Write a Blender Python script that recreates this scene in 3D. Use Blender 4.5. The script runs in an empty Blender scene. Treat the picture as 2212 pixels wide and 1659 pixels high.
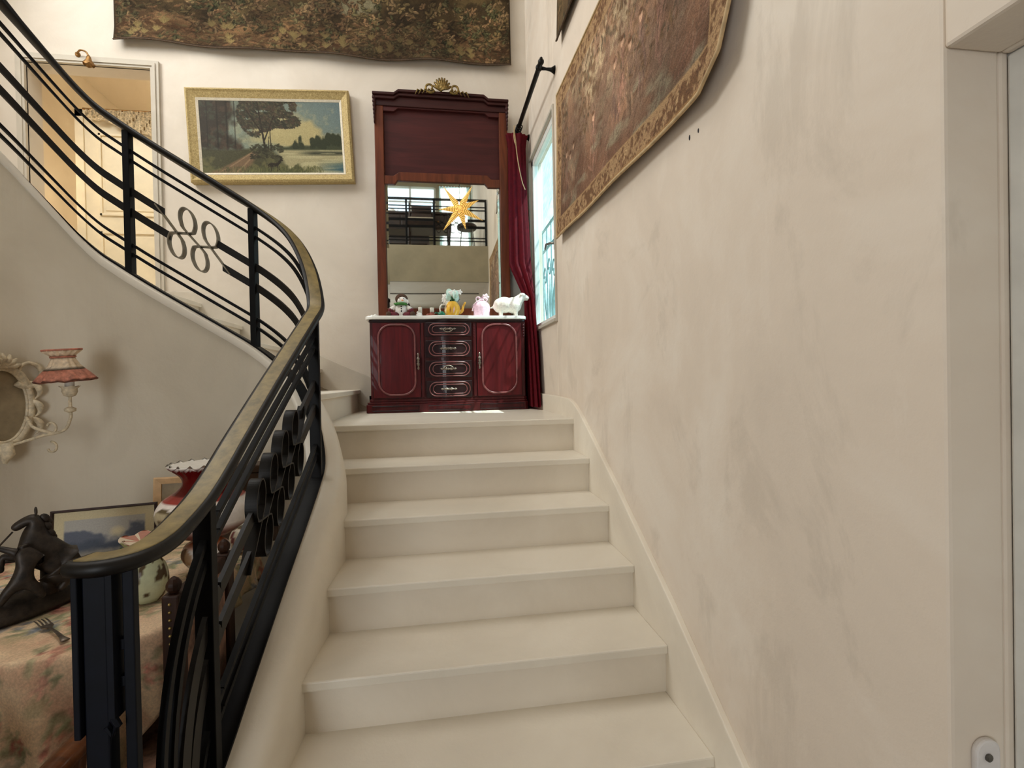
import bpy, bmesh, math, random
import numpy as np
from mathutils import Vector, Matrix

random.seed(7)
RNG = np.random.default_rng(7)
PI = math.pi
SC = bpy.context.scene
COL = SC.collection

# ------------------------------------------------------------------ camera
YAW, PITCH, ROLL = .14961, -.00921, -.01971
FPX = 1080.5
_f = Vector((math.sin(YAW) * math.cos(PITCH), math.cos(YAW) * math.cos(PITCH), math.sin(PITCH)))
_r = Vector((math.cos(YAW), -math.sin(YAW), 0))
_u = _r.cross(_f)
_r2 = _r * math.cos(ROLL) + _u * math.sin(ROLL)
_u2 = _u * math.cos(ROLL) - _r * math.sin(ROLL)
cam = bpy.data.cameras.new('camera')
cam.sensor_fit = 'HORIZONTAL'
cam.sensor_width = 36.0
cam.lens = FPX * 36.0 / 2212.0
cam.clip_start = .02
camo = bpy.data.objects.new('camera', cam)
M = Matrix.Identity(4)
for i in range(3):
    M[i][0], M[i][1], M[i][2] = _r2[i], _u2[i], -_f[i]
EYE = 1.403
M[0][3], M[1][3], M[2][3] = 0, 0, EYE
camo.matrix_world = M
COL.objects.link(camo)
SC.camera = camo

# ------------------------------------------------------------------ world, lights, exposure
W = bpy.data.worlds.new('sky')
SC.world = W
W.use_nodes = True
bg = W.node_tree.nodes['Background']
bg.inputs[0].default_value = (.68, .87, 1.0, 1)
bg.inputs[1].default_value = 3.0

SC.view_settings.view_transform = 'Standard'
SC.view_settings.look = 'None'
SC.view_settings.exposure = 0.0
SC.view_settings.gamma = 1.0
SC.view_settings.use_curve_mapping = False
SC.cycles.use_denoising = True
SC.cycles.max_bounces = 8
SC.cycles.diffuse_bounces = 5
SC.cycles.sample_clamp_indirect = 6.0
SC.cycles.caustics_reflective = False
SC.cycles.caustics_refractive = False


def light(name, kind, loc, aim, energy, color, size=None, size_y=None):
    d = bpy.data.lights.new(name, kind)
    d.energy = energy
    d.color = color
    if kind == 'AREA':
        d.shape = 'RECTANGLE'
        d.size = size
        d.size_y = size_y
    o = bpy.data.objects.new(name, d)
    o.location = loc
    o.rotation_euler = (Vector(aim) - Vector(loc)).to_track_quat('-Z', 'Y').to_euler()
    COL.objects.link(o)
    return o


# daylight: sun through the landing window, windows of the gallery and the left wall; added fills: overhead and at the entrance
s = light('sun', 'SUN', (4, 3, 9), (4 - .43, 3 + .20, 9 - .86), 9.0, (1, .95, .86))
s.data.angle = .012
light('overhead_fill', 'AREA', (-1.35, 2.1, 5.52), (-1.35, 2.1, 0), 44, (1, .98, .955), 1.6, 2.4)  # added to light walls and treads from above; the ceiling has no opening
light('left_window_daylight', 'AREA', (-3.05, 2.25, 4.6), (.8, 1.6, 1.8), 84, (1, .97, .93), 2.0, 1.2)
light('gallery_window_daylight', 'AREA', (.43, -2.12, 4.4), (-.6, 3, 3.2), 7, (1, .95, .88), .5, 1.5)
light('entrance_fill', 'AREA', (-1.5, -2.12, 1.3), (-.8, 2, 1.1), 36, (1, .965, .94), 1.0, 1.9)  # unseen fill added behind the camera for the well and the risers

# ------------------------------------------------------------------ helpers
def lin(c):
    c = np.asarray(c, float) / 255.0
    return np.where(c <= .04045, c / 12.92, ((c + .055) / 1.055) ** 2.4)


def L4(c):
    a = lin(c)
    return (float(a[0]), float(a[1]), float(a[2]), 1.0)


MATS = {}


def base_mat(name, rough=.6, metal=0.0, spec=.5):
    m = bpy.data.materials.new(name)
    m.use_nodes = True
    b = m.node_tree.nodes['Principled BSDF']
    b.inputs['Roughness'].default_value = rough
    b.inputs['Metallic'].default_value = metal
    b.inputs['Specular IOR Level'].default_value = spec
    MATS[name] = m
    return m, m.node_tree, b


def remesh(o, voxel):
    md = o.modifiers.new('remesh', 'REMESH')
    md.mode = 'VOXEL'
    md.voxel_size = voxel
    md.use_smooth_shade = True
    sm = o.modifiers.new('relax', 'SMOOTH')
    sm.factor = .5
    sm.iterations = 4
    return o


def noise_node(nt, scale, detail=4, rough=.55, vec=None, dist=0.0):
    n = nt.nodes.new('ShaderNodeTexNoise')
    n.inputs['Scale'].default_value = scale
    n.inputs['Detail'].default_value = detail
    n.inputs['Roughness'].default_value = rough
    n.inputs['Distortion'].default_value = dist
    if vec is not None:
        nt.links.new(vec, n.inputs['Vector'])
    return n


def ramp(nt, src, stops):
    r = nt.nodes.new('ShaderNodeValToRGB')
    e = r.color_ramp.elements
    while len(e) < len(stops):
        e.new(.5)
    for k, (p, c) in enumerate(stops):
        e[k].position = p
        e[k].color = L4(c) if len(c) == 3 else c
    nt.links.new(src, r.inputs[0])
    return r


def mix(nt, fac, a, b, mode='MIX'):
    n = nt.nodes.new('ShaderNodeMix')
    n.data_type = 'RGBA'
    n.blend_type = mode
    if isinstance(fac, float):
        n.inputs[0].default_value = fac
    else:
        nt.links.new(fac, n.inputs[0])
    for s_, v in ((6, a), (7, b)):
        if isinstance(v, tuple):
            n.inputs[s_].default_value = v
        else:
            nt.links.new(v, n.inputs[s_])
    return n.outputs[2]


def bump(nt, b, src, strength, dist=.01):
    n = nt.nodes.new('ShaderNodeBump')
    n.inputs['Strength'].default_value = strength
    n.inputs['Distance'].default_value = dist
    nt.links.new(src, n.inputs['Height'])
    nt.links.new(n.outputs[0], b.inputs['Normal'])


def coords(nt, scale=(1, 1, 1)):
    g = nt.nodes.new('ShaderNodeNewGeometry')
    mp = nt.nodes.new('ShaderNodeMapping')
    mp.inputs['Scale'].default_value = scale
    nt.links.new(g.outputs['Position'], mp.inputs['Vector'])
    return mp.outputs[0]


def plain(name, c, rough=.5, metal=0.0, var=.10, scale=30, spec=.5, bmp=0.0):
    m, nt, b = base_mat(name, rough, metal, spec)
    tc = nt.nodes.new('ShaderNodeTexCoord')
    n = noise_node(nt, scale, 4, .6, tc.outputs['Object'])
    c = np.array(c, float)
    r = ramp(nt, n.outputs['Fac'], [(.3, tuple(np.clip(c * (1 - var), 0, 255))), (.7, tuple(np.clip(c * (1 + var), 0, 255)))])
    nt.links.new(r.outputs[0], b.inputs['Base Color'])
    if bmp:
        bump(nt, b, n.outputs['Fac'], bmp, .004)
    return m


def plaster(name, c, dark, light_, rough=.75, streak=True):
    m, nt, b = base_mat(name, rough, 0, .25)
    v = coords(nt)
    v2 = coords(nt, (1, 1, .62))
    big = noise_node(nt, 1.3, 5, .62, v, .6)
    mid = noise_node(nt, 2.7, 7, .66, v2, .8)
    fine = noise_node(nt, 60, 3, .6, v)
    r1 = ramp(nt, big.outputs['Fac'], [(.36, light_), (.52, c), (.70, tuple(np.array(c) * .965))])
    stain = ramp(nt, mid.outputs['Fac'], [(.54, (0, 0, 0, 1)), (.63, (1, 1, 1, 1))])
    st2 = nt.nodes.new('ShaderNodeMath')
    st2.operation = 'MULTIPLY'
    st2.inputs[1].default_value = .34 if streak else .15
    nt.links.new(stain.outputs[0], st2.inputs[0])
    col = mix(nt, st2.outputs[0], r1.outputs[0], L4(dark))
    pale = ramp(nt, noise_node(nt, 6.0, 5, .65, coords(nt, (1, 1, .5)), .8).outputs['Fac'], [(.60, (0, 0, 0, 1)), (.66, (1, 1, 1, 1))])
    st3 = nt.nodes.new('ShaderNodeMath')
    st3.operation = 'MULTIPLY'
    st3.inputs[1].default_value = .22 if streak else .1
    nt.links.new(pale.outputs[0], st3.inputs[0])
    col = mix(nt, st3.outputs[0], col, L4(light_))
    nt.links.new(col, b.inputs['Base Color'])
    ad = nt.nodes.new('ShaderNodeMath')
    ad.operation = 'MULTIPLY_ADD'
    ad.inputs[1].default_value = .25
    nt.links.new(fine.outputs['Fac'], ad.inputs[0])
    nt.links.new(big.outputs['Fac'], ad.inputs[2])
    bump(nt, b, ad.outputs[0], .22, .012)
    return m


def wood(name, dark, light_, rough=.35, axis=2, scale=5.0, coat=0.0):
    m, nt, b = base_mat(name, rough, 0, .22)
    tc = nt.nodes.new('ShaderNodeTexCoord')
    mp = nt.nodes.new('ShaderNodeMapping')
    sc = [scale * 6] * 3
    sc[axis] = scale * .6
    mp.inputs['Scale'].default_value = sc
    nt.links.new(tc.outputs['Object'], mp.inputs['Vector'])
    n = noise_node(nt, 1.0, 5, .6, mp.outputs[0], .8)
    r = ramp(nt, n.outputs['Fac'], [(.3, dark), (.7, light_)])
    nt.links.new(r.outputs[0], b.inputs['Base Color'])
    b.inputs['Coat Weight'].default_value = coat
    bump(nt, b, n.outputs['Fac'], .06, .003)
    return m


def vcol(name, rough=.9, scale=220, amount=.25, bmp=.25):
    m, nt, b = base_mat(name, rough, 0, .15)
    a = nt.nodes.new('ShaderNodeAttribute')
    a.attribute_name = 'Col'
    tc = nt.nodes.new('ShaderNodeTexCoord')
    n = noise_node(nt, scale, 2, .6, tc.outputs['Object'])
    r = ramp(nt, n.outputs['Fac'], [(.35, (1 - amount,) * 3 + (1,)), (.65, (1 + amount,) * 3 + (1,))])
    c = mix(nt, 1.0, a.outputs['Color'], r.outputs[0], 'MULTIPLY')
    nt.links.new(c, b.inputs['Base Color'])
    bump(nt, b, n.outputs['Fac'], bmp, .002)
    return m


# ---- geometry builders: each returns (verts, faces)
def box(x0, x1, y0, y1, z0, z1):
    v = [(x, y, z) for x in (x0, x1) for y in (y0, y1) for z in (z0, z1)]
    f = [(0, 1, 3, 2), (4, 6, 7, 5), (0, 4, 5, 1), (2, 3, 7, 6), (0, 2, 6, 4), (1, 5, 7, 3)]
    return v, f


def join(*gs):
    V, F = [], []
    for v, f in gs:
        o = len(V)
        V += [tuple(p) for p in v]
        F += [tuple(i + o for i in q) for q in f]
    return V, F


def xf(g, loc=(0, 0, 0), rz=0.0, s=1.0, rx=0.0, ry=0.0):
    m = Matrix.Translation(loc) @ Matrix.Rotation(rz, 4, 'Z') @ Matrix.Rotation(ry, 4, 'Y') @ Matrix.Rotation(rx, 4, 'X') @ Matrix.Diagonal((s, s, s, 1) if not isinstance(s, tuple) else s + (1,))
    return [tuple(m @ Vector(p)) for p in g[0]], g[1]


def lathe(prof, seg=24, wave=None):
    """prof: list of (r, z); closes the ends that touch the axis."""
    V, F = [], []
    for i, (r, z) in enumerate(prof):
        for k in range(seg):
            a = 2 * PI * k / seg
            dr, dz = (wave(i, a) if wave else (0, 0))
            V.append(((r + dr) * math.cos(a), (r + dr) * math.sin(a), z + dz))
    for i in range(len(prof) - 1):
        for k in range(seg):
            k2 = (k + 1) % seg
            F.append((i * seg + k, i * seg + k2, (i + 1) * seg + k2, (i + 1) * seg + k))
    F.append(tuple(reversed(range(seg))))
    F.append(tuple(range((len(prof) - 1) * seg, len(prof) * seg)))
    return V, F


def tube(pts, rad, seg=8, closed=False, flat=None):
    """round tube along pts; rad number or list; flat=(a,b) scales the section."""
    P = [Vector(p) for p in pts]
    n = len(P)
    R = rad if isinstance(rad, (list, tuple)) else [rad] * n
    V, F = [], []
    up = None
    for i in range(n):
        if closed:
            t = (P[(i + 1) % n] - P[i - 1])
        else:
            t = P[min(i + 1, n - 1)] - P[max(i - 1, 0)]
        if t.length < 1e-9:
            t = Vector((0, 0, 1))
        t.normalize()
        if up is None:
            up = Vector((0, 0, 1)) if abs(t.z) < .9 else Vector((1, 0, 0))
        side = t.cross(up)
        if side.length < 1e-6:
            side = t.cross(Vector((0, 1, 0)))
        side.normalize()
        up = side.cross(t).normalized()
        fa, fb = flat if flat else (1, 1)
        for k in range(seg):
            a = 2 * PI * k / seg
            V.append(tuple(P[i] + side * (math.cos(a) * R[i] * fa) + up * (math.sin(a) * R[i] * fb)))
    rng = n if closed else n - 1
    for i in range(rng):
        j = (i + 1) % n
        for k in range(seg):
            k2 = (k + 1) % seg
            F.append((i * seg + k, i * seg + k2, j * seg + k2, j * seg + k))
    if not closed:
        F.append(tuple(reversed(range(seg))))
        F.append(tuple(range((n - 1) * seg, n * seg)))
    return V, F


def sphere(c, r, seg=16, rings=10):
    rx, ry, rz = r if isinstance(r, tuple) else (r, r, r)
    V, F = [(c[0], c[1], c[2] - rz)], []
    for i in range(1, rings):
        t = PI * i / rings
        for k in range(seg):
            a = 2 * PI * k / seg
            V.append((c[0] + rx * math.sin(t) * math.cos(a), c[1] + ry * math.sin(t) * math.sin(a), c[2] - rz * math.cos(t)))
    V.append((c[0], c[1], c[2] + rz))
    for k in range(seg):
        F.append((0, 1 + (k + 1) % seg, 1 + k))
    for i in range(rings - 2):
        for k in range(seg):
            a, b = 1 + i * seg + k, 1 + i * seg + (k + 1) % seg
            F.append((a, b, b + seg, a + seg))
    o = 1 + (rings - 2) * seg
    for k in range(seg):
        F.append((o + k, o + (k + 1) % seg, len(V) - 1))
    return V, F


def prism(poly, axis, a0, a1):
    """extrude 2-D polygon (CCW) along axis ('x': poly in y,z; 'y': x,z; 'z': x,y)."""
    def p3(p, a):
        return {'x': (a, p[0], p[1]), 'y': (p[0], a, p[1]), 'z': (p[0], p[1], a)}[axis]
    n = len(poly)
    V = [p3(p, a0) for p in poly] + [p3(p, a1) for p in poly]
    F = [tuple(range(n)), tuple(reversed(range(n, 2 * n)))] + [(i, i + n, (i + 1) % n + n, (i + 1) % n) for i in range(n)]
    return V, F


def sweep(path, prof, zoff=0.0, closed=False):
    """path: (x,y,z); prof: closed 2-D polygon (offset toward the right-hand side of travel, height)."""
    V, F = [], []
    n = len(path)
    m = len(prof)
    for i, p in enumerate(path):
        a = path[max(i - 1, 0)]
        b = path[min(i + 1, n - 1)]
        tx, ty = b[0] - a[0], b[1] - a[1]
        l = math.hypot(tx, ty) or 1
        nx, ny = ty / l, -tx / l
        for (o, h) in prof:
            V.append((p[0] + nx * o, p[1] + ny * o, p[2] + h + zoff))
    for i in range(n - 1):
        for k in range(m):
            k2 = (k + 1) % m
            F.append((i * m + k, (i + 1) * m + k, (i + 1) * m + k2, i * m + k2))
    F.append(tuple(range(m)))
    F.append(tuple(reversed(range((n - 1) * m, n * m))))
    return V, F


def catmull(pts, per=8):
    P = [np.array(p, float) for p in pts]
    P = [2 * P[0] - P[1]] + P + [2 * P[-1] - P[-2]]
    out = []
    for i in range(1, len(P) - 2):
        for k in range(per):
            t = k / per
            out.append(tuple(.5 * ((2 * P[i]) + (-P[i - 1] + P[i + 1]) * t + (2 * P[i - 1] - 5 * P[i] + 4 * P[i + 1] - P[i + 2]) * t * t + (-P[i - 1] + 3 * P[i] - 3 * P[i + 1] + P[i + 2]) * t ** 3)))
    out.append(tuple(P[-2]))
    return out


def obj(name, g, m=None, parent=None, smooth=False, bevel=0.0, subsurf=0, fix=True):
    me = bpy.data.meshes.new(name)
    me.from_pydata([tuple(map(float, v)) for v in g[0]], [], g[1])
    if fix:
        b = bmesh.new()
        b.from_mesh(me)
        bmesh.ops.recalc_face_normals(b, faces=b.faces)
        b.to_mesh(me)
        b.free()
    if smooth:
        me.polygons.foreach_set('use_smooth', [True] * len(me.polygons))
    if m is not None:
        me.materials.append(MATS[m] if isinstance(m, str) else m)
    o = bpy.data.objects.new(name, me)
    COL.objects.link(o)
    if parent is not None:
        o.parent = parent
    if bevel:
        md = o.modifiers.new('bevel', 'BEVEL')
        md.width = bevel
        md.segments = 2
        md.limit_method = 'ANGLE'
        md.angle_limit = math.radians(40)
    if subsurf:
        md = o.modifiers.new('subsurf', 'SUBSURF')
        md.levels = md.render_levels = subsurf
    if smooth:
        try:
            md = o.modifiers.new('smooth', 'WEIGHTED_NORMAL')
            md.keep_sharp = True
        except Exception:
            pass
    return o


def empty(name, loc=(0, 0, 0), rz=0.0):
    o = bpy.data.objects.new(name, None)
    o.location = loc
    o.rotation_euler = (0, 0, rz)
    o.empty_display_size = .05
    COL.objects.link(o)
    return o


def tag(o, label, cat, group=None):
    o['label'] = label
    o['category'] = cat
    if group:
        o['group'] = group
    return o


def struct(name, g, m, label=None, **k):
    o = obj(name, g, m, **k)
    o['kind'] = 'structure'
    if label:
        o['label'] = label
    return o


def copy_tree(o, parent=None):
    c = o.copy()
    COL.objects.link(c)
    c.parent = parent
    for ch in list(o.children):
        copy_tree(ch, c)
    return c


def skin(name, verts, edges, radii, m, parent=None, sub=2, root=0):
    me = bpy.data.meshes.new(name)
    me.from_pydata(verts, edges, [])
    o = bpy.data.objects.new(name, me)
    COL.objects.link(o)
    if parent is not None:
        o.parent = parent
    md = o.modifiers.new('skin', 'SKIN')
    md.use_smooth_shade = True
    for i, r in enumerate(radii):
        sv = me.skin_vertices[0].data[i]
        sv.radius = r if isinstance(r, tuple) else (r, r)
        sv.use_root = (i == root)
    ss = o.modifiers.new('subsurf', 'SUBSURF')
    ss.levels = ss.render_levels = sub
    me.materials.append(MATS[m])
    return o


# ---- numpy painting for woven and painted pictures (flat print)
def vnoise(x, y, f, seed):
    r = np.random.default_rng(seed)
    T = r.random((64, 64))
    xs, ys = x * f + 11.3, y * f + 5.7
    xi, yi = np.floor(xs).astype(int), np.floor(ys).astype(int)
    tx, ty = xs - xi, ys - yi
    tx, ty = tx * tx * (3 - 2 * tx), ty * ty * (3 - 2 * ty)
    a, b = T[yi % 64, xi % 64], T[yi % 64, (xi + 1) % 64]
    c, d = T[(yi + 1) % 64, xi % 64], T[(yi + 1) % 64, (xi + 1) % 64]
    return (a * (1 - tx) + b * tx) * (1 - ty) + (c * (1 - tx) + d * tx) * ty


def fbm(x, y, f, seed, o=5):
    s, a, t = 0, 1, 0
    for k in range(o):
        s = s + a * vnoise(x, y, f * 2 ** k, seed + k)
        t += a
        a *= .55
    return s / t


class Paint:
    def __init__(self, w, h, step):
        self.w, self.h = w, h
        self.nx, self.ny = int(w / step) + 1, int(h / step) + 1
        self.x, self.y = np.meshgrid(np.linspace(0, w, self.nx), np.linspace(0, h, self.ny))
        self.C = np.zeros((self.ny, self.nx, 3))

    def blend(self, m, c):
        c = np.array(c, float)
        m = np.clip(m, 0, 1)[..., None]
        self.C = self.C * (1 - m) + c * m

    def dab(self, cx, cy, a, b, ang, c, hard=4.0, alpha=1.0, shade=0.0):
        R = max(a, b) * 1.2
        i0, i1 = np.searchsorted(self.x[0], (cx - R, cx + R))
        j0, j1 = np.searchsorted(self.y[:, 0], (cy - R, cy + R))
        if i1 <= i0 or j1 <= j0:
            return
        X, Y = self.x[j0:j1, i0:i1] - cx, self.y[j0:j1, i0:i1] - cy
        ca, sa = math.cos(ang), math.sin(ang)
        U, V = (X * ca + Y * sa) / a, (-X * sa + Y * ca) / b
        d = U * U + V * V
        m = np.clip((1 - d) * hard, 0, 1)[..., None] * alpha
        cc = np.array(c, float) * (1 + shade * V[..., None])
        self.C[j0:j1, i0:i1] = self.C[j0:j1, i0:i1] * (1 - m) + cc * m

    def mesh(self, name, m, pos, parent=None, thick=0.0, smooth=True):
        P = pos(self.x, self.y)
        V = np.stack(P, -1).reshape(-1, 3)
        idx = np.arange(self.nx * self.ny).reshape(self.ny, self.nx)
        q = np.stack([idx[:-1, :-1], idx[:-1, 1:], idx[1:, 1:], idx[1:, :-1]], -1).reshape(-1, 4)
        me = bpy.data.meshes.new(name)
        me.vertices.add(len(V))
        me.vertices.foreach_set('co', V.astype(np.float32).ravel())
        me.loops.add(q.size)
        me.loops.foreach_set('vertex_index', q.astype(np.int32).ravel())
        me.polygons.add(len(q))
        me.polygons.foreach_set('loop_start', np.arange(0, q.size, 4, dtype=np.int32))
        me.polygons.foreach_set('loop_total', np.full(len(q), 4, dtype=np.int32))
        me.update(calc_edges=True)
        if smooth:
            me.polygons.foreach_set('use_smooth', [True] * len(q))
        a = me.color_attributes.new('Col', 'FLOAT_COLOR', 'POINT')
        lc = lin(np.clip(self.C, 0, 255)).reshape(-1, 3)
        a.data.foreach_set('color', np.concatenate([lc, np.ones((len(lc), 1))], 1).astype(np.float32).ravel())
        me.materials.append(MATS[m])
        o = bpy.data.objects.new(name, me)
        COL.objects.link(o)
        if parent is not None:
            o.parent = parent
        if thick:
            md = o.modifiers.new('solid', 'SOLIDIFY')
            md.thickness = thick
            md.offset = -1
        return o


# ------------------------------------------------------------------ materials
plaster('plaster_right', (220, 206, 189), (190, 178, 162), (228, 217, 202))
plaster('plaster_back', (209, 199, 185), (196, 186, 171), (216, 207, 194), streak=False)
plaster('plaster_spandrel', (203, 193, 174), (188, 178, 160), (210, 201, 183), streak=False)
plaster('plaster_white', (222, 212, 195), (206, 196, 178), (232, 224, 208), streak=False)
plaster('ceiling_white', (226, 216, 198), (214, 204, 186), (232, 224, 208), streak=False)
plaster('step_stone', (221, 213, 198), (206, 197, 180), (228, 221, 207), rough=.42, streak=False)
plaster('riser_stone', (217, 207, 191), (201, 191, 174), (223, 214, 199), rough=.55, streak=False)
plaster('frame_grey', (188, 180, 166), (166, 158, 145), (200, 192, 178), streak=False)
plain('white_paint', (226, 226, 220), .4, var=.04, scale=8)
plain('door_cream', (238, 222, 188), .5, var=.04, scale=6)
plain('floor_stone', (96, 88, 80), .35, var=.25, scale=5)
plain('iron', (8, 8, 9), .5, .0, var=.3, scale=40, spec=.14, bmp=.1)
plain('iron_warm', (18, 15, 12), .45, .0, var=.3, scale=40, spec=.25)
plain('iron_edge_lit', (120, 112, 96), .45, .3, var=.2, scale=40)  # upper ribbon: its lit edges put into the colour as lighter grey
plain('iron_navy', (7, 9, 17), .55, .0, var=.25, scale=30, spec=.16)
plain('rail_wood', (124, 108, 66), .45, .0, var=.18, scale=25)
plain('gilt', (112, 92, 50), .42, .7, var=.35, scale=60)
plain('brass', (140, 104, 60), .4, .8, var=.25, scale=50)
plain('pewter', (128, 118, 108), .35, .8, var=.25, scale=80)
plain('bronze', (46, 39, 33), .5, .45, var=.35, scale=40, bmp=.3)
plain('marble_white', (228, 228, 222), .18, var=.05, scale=10)
plain('linen', (206, 196, 176), .8, var=.06, scale=80)
plain('black_cable', (28, 24, 20), .5, var=.1)
plain('steel', (120, 116, 108), .35, .9, var=.2)
plain('wax_white', (232, 228, 214), .5, var=.04)
plain('pink_cloth', (224, 190, 206), .9, var=.07, scale=90, bmp=.3)
plain('pink_light', (238, 214, 222), .9, var=.05, scale=60, bmp=.3)
plain('wool_white', (228, 218, 206), .85, var=.06, scale=90, bmp=.8)
plain('ceramic_white', (236, 234, 226), .25, var=.04)
plain('felt_white', (236, 232, 226), .9, var=.04, scale=70)
plain('felt_maroon', (98, 36, 44), .9, var=.2, scale=70)
plain('felt_brown', (74, 52, 36), .9, var=.2, scale=70)
plain('felt_green', (64, 118, 56), .9, var=.2, scale=70)
plain('black_bead', (18, 16, 16), .35, var=.1)
plain('orange_felt', (226, 120, 40), .8, var=.1)
plain('leaf_pale', (196, 224, 214), .7, var=.10, scale=40)
plain('leaf_green', (40, 80, 44), .6, var=.25, scale=40)
plain('green_glass', (8, 92, 66), .2, var=.3, scale=30)
plain('terracotta', (134, 66, 48), .6, var=.2)
plain('dark_wood_gallery', (44, 30, 22), .4, var=.3, scale=12)
plain('beige_wall_gallery', (150, 140, 116), .8, var=.06, scale=3)
plain('house_white', (236, 236, 230), .8, var=.05, scale=2)
plain('roof_red', (196, 192, 186), .8, var=.15, scale=4)
plain('ground_outside', (150, 150, 140), .9, var=.2, scale=2)
plain('grille_paint', (168, 196, 196), .5, var=.08)
plain('sconce_ivory', (206, 192, 164), .55, var=.14, scale=60, bmp=.2)
plain('sconce_panel', (148, 132, 104), .5, var=.1, scale=20)
plain('shade_cream', (226, 206, 178), .85, var=.10, scale=60, bmp=.3)
plain('shade_rose', (172, 112, 92), .85, var=.2, scale=60, bmp=.3)
plain('outlet_white', (214, 208, 204), .4, var=.03)
plain('pale_wood', (214, 178, 134), .5, var=.08, scale=20)
plain('thin_frame', (40, 20, 18), .4, var=.2)
plain('lace', (176, 156, 122), .9, var=.35, scale=70)
plain('cord_tan', (186, 160, 120), .8, var=.1)
plain('tape_hem', (70, 54, 38), .9, var=.3, scale=90)
plain('backing_dark', (40, 36, 40), .95, var=.1)
wood('mahogany', (50, 12, 16), (80, 22, 24), .38, 2, 5, .1)
plain('mahogany_highlight', (112, 62, 62), .3, var=.15, scale=40)  # lighter copy of the wood: moulding highlights put into the colour
wood('mahogany_door', (66, 12, 18), (98, 22, 27), .4, 2, 4, .08)
wood('mahogany_dark', (22, 9, 14), (38, 15, 21), .32, 0, 5, .3)
wood('walnut_frame', (70, 32, 18), (108, 54, 30), .48, 2, 4, .0)
wood('walnut_panel', (52, 20, 20), (74, 30, 28), .5, 0, 3, .0)
wood('walnut_crown', (40, 16, 15), (60, 25, 22), .48, 0, 4, .0)
wood('chair_wood_dark', (34, 20, 13), (58, 34, 20), .5, 2, 6, .0)
wood('chair_wood', (72, 40, 22), (116, 66, 32), .4, 2, 6, .2)
wood('brown_panel', (58, 44, 34), (80, 62, 48), .5, 0, 4)
vcol('tapestry', .95, 260, .30, .5)
vcol('oil_paint', .45, 160, .12, .2)
vcol('print_paper', .6, 200, .06, .05)
vcol('floral_cloth', .9, 180, .12, .3)
vcol('glazed', .22, 60, .05, .02)

m, nt, b = base_mat('velvet_red', .8, 0, .2)
b.inputs['Sheen Weight'].default_value = .15
b.inputs['Sheen Tint'].default_value = L4((190, 60, 70))
tc = nt.nodes.new('ShaderNodeTexCoord')
n = noise_node(nt, 45, 4, .6, tc.outputs['Object'])
r = ramp(nt, n.outputs['Fac'], [(.3, (66, 5, 17)), (.7, (100, 11, 27))])
nt.links.new(r.outputs[0], b.inputs['Base Color'])
tr = nt.nodes.new('ShaderNodeBsdfTranslucent')
tr.inputs[0].default_value = L4((190, 30, 44))
mx = nt.nodes.new('ShaderNodeMixShader')
mx.inputs[0].default_value = .25
nt.links.new(b.outputs[0], mx.inputs[1])
nt.links.new(tr.outputs[0], mx.inputs[2])
nt.links.new(mx.outputs[0], nt.nodes['Material Output'].inputs[0])

m, nt, b = base_mat('gold_frame', .55, .25, .4)
tc = nt.nodes.new('ShaderNodeTexCoord')
n = noise_node(nt, 120, 3, .7, tc.outputs['Object'], 1.0)
r = ramp(nt, n.outputs['Fac'], [(.35, (146, 126, 80)), (.55, (184, 162, 110)), (.7, (206, 186, 136))])
nt.links.new(r.outputs[0], b.inputs['Base Color'])
bump(nt, b, n.outputs['Fac'], .6, .006)

m, nt, b = base_mat('mirror_glass', .02, 1.0, .5)
b.inputs['Base Color'].default_value = (.80, .83, .80, 1)

m, nt, b = base_mat('window_glass', .0, 0, .5)
b.inputs['Base Color'].default_value = (.92, .98, .98, 1)
lw = nt.nodes.new('ShaderNodeBsdfTransparent')
lw.inputs[0].default_value = (.86, .97, .98, 1)
gl = nt.nodes.new('ShaderNodeBsdfGlossy')
gl.inputs['Roughness'].default_value = .02
mx = nt.nodes.new('ShaderNodeMixShader')
mx.inputs[0].default_value = .07
nt.links.new(lw.outputs[0], mx.inputs[1])
nt.links.new(gl.outputs[0], mx.inputs[2])
nt.links.new(mx.outputs[0], nt.nodes['Material Output'].inputs[0])

m, nt, b = base_mat('star_paper', .8)
tc = nt.nodes.new('ShaderNodeTexCoord')
wv = nt.nodes.new('ShaderNodeTexWave')
wv.wave_type = 'RINGS'
wv.rings_direction = 'SPHERICAL'
wv.inputs['Scale'].default_value = 17.0
nt.links.new(tc.outputs['Object'], wv.inputs['Vector'])
r = ramp(nt, wv.outputs['Fac'], [(.25, (120, 76, 22)), (.55, (255, 206, 112))])
nt.links.new(r.outputs[0], b.inputs['Base Color'])
nt.links.new(r.outputs[0], b.inputs['Emission Color'])
b.inputs['Emission Strength'].default_value = .9

m, nt, b = base_mat('sheer', .9)
b.inputs['Base Color'].default_value = (.8, .95, .93, 1)
tr = nt.nodes.new('ShaderNodeBsdfTranslucent')
tr.inputs[0].default_value = (.85, .98, .96, 1)
mx = nt.nodes.new('ShaderNodeMixShader')
mx.inputs[0].default_value = .6
nt.links.new(b.outputs[0], mx.inputs[1])
nt.links.new(tr.outputs[0], mx.inputs[2])
nt.links.new(mx.outputs[0], nt.nodes['Material Output'].inputs[0])

# ------------------------------------------------------------------ the setting
XR, YB, XL, YF, ZC = .77, 4.02, -3.12, -2.3, 5.6     # right wall, back wall, left wall, wall behind the camera, ceiling
GY, GZ, GU = .71, 3.31, 2.83                           # gallery edge, gallery floor, gallery underside
LZ = 1.180                                             # landing level
RISE, GO = .1672, .28

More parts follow.
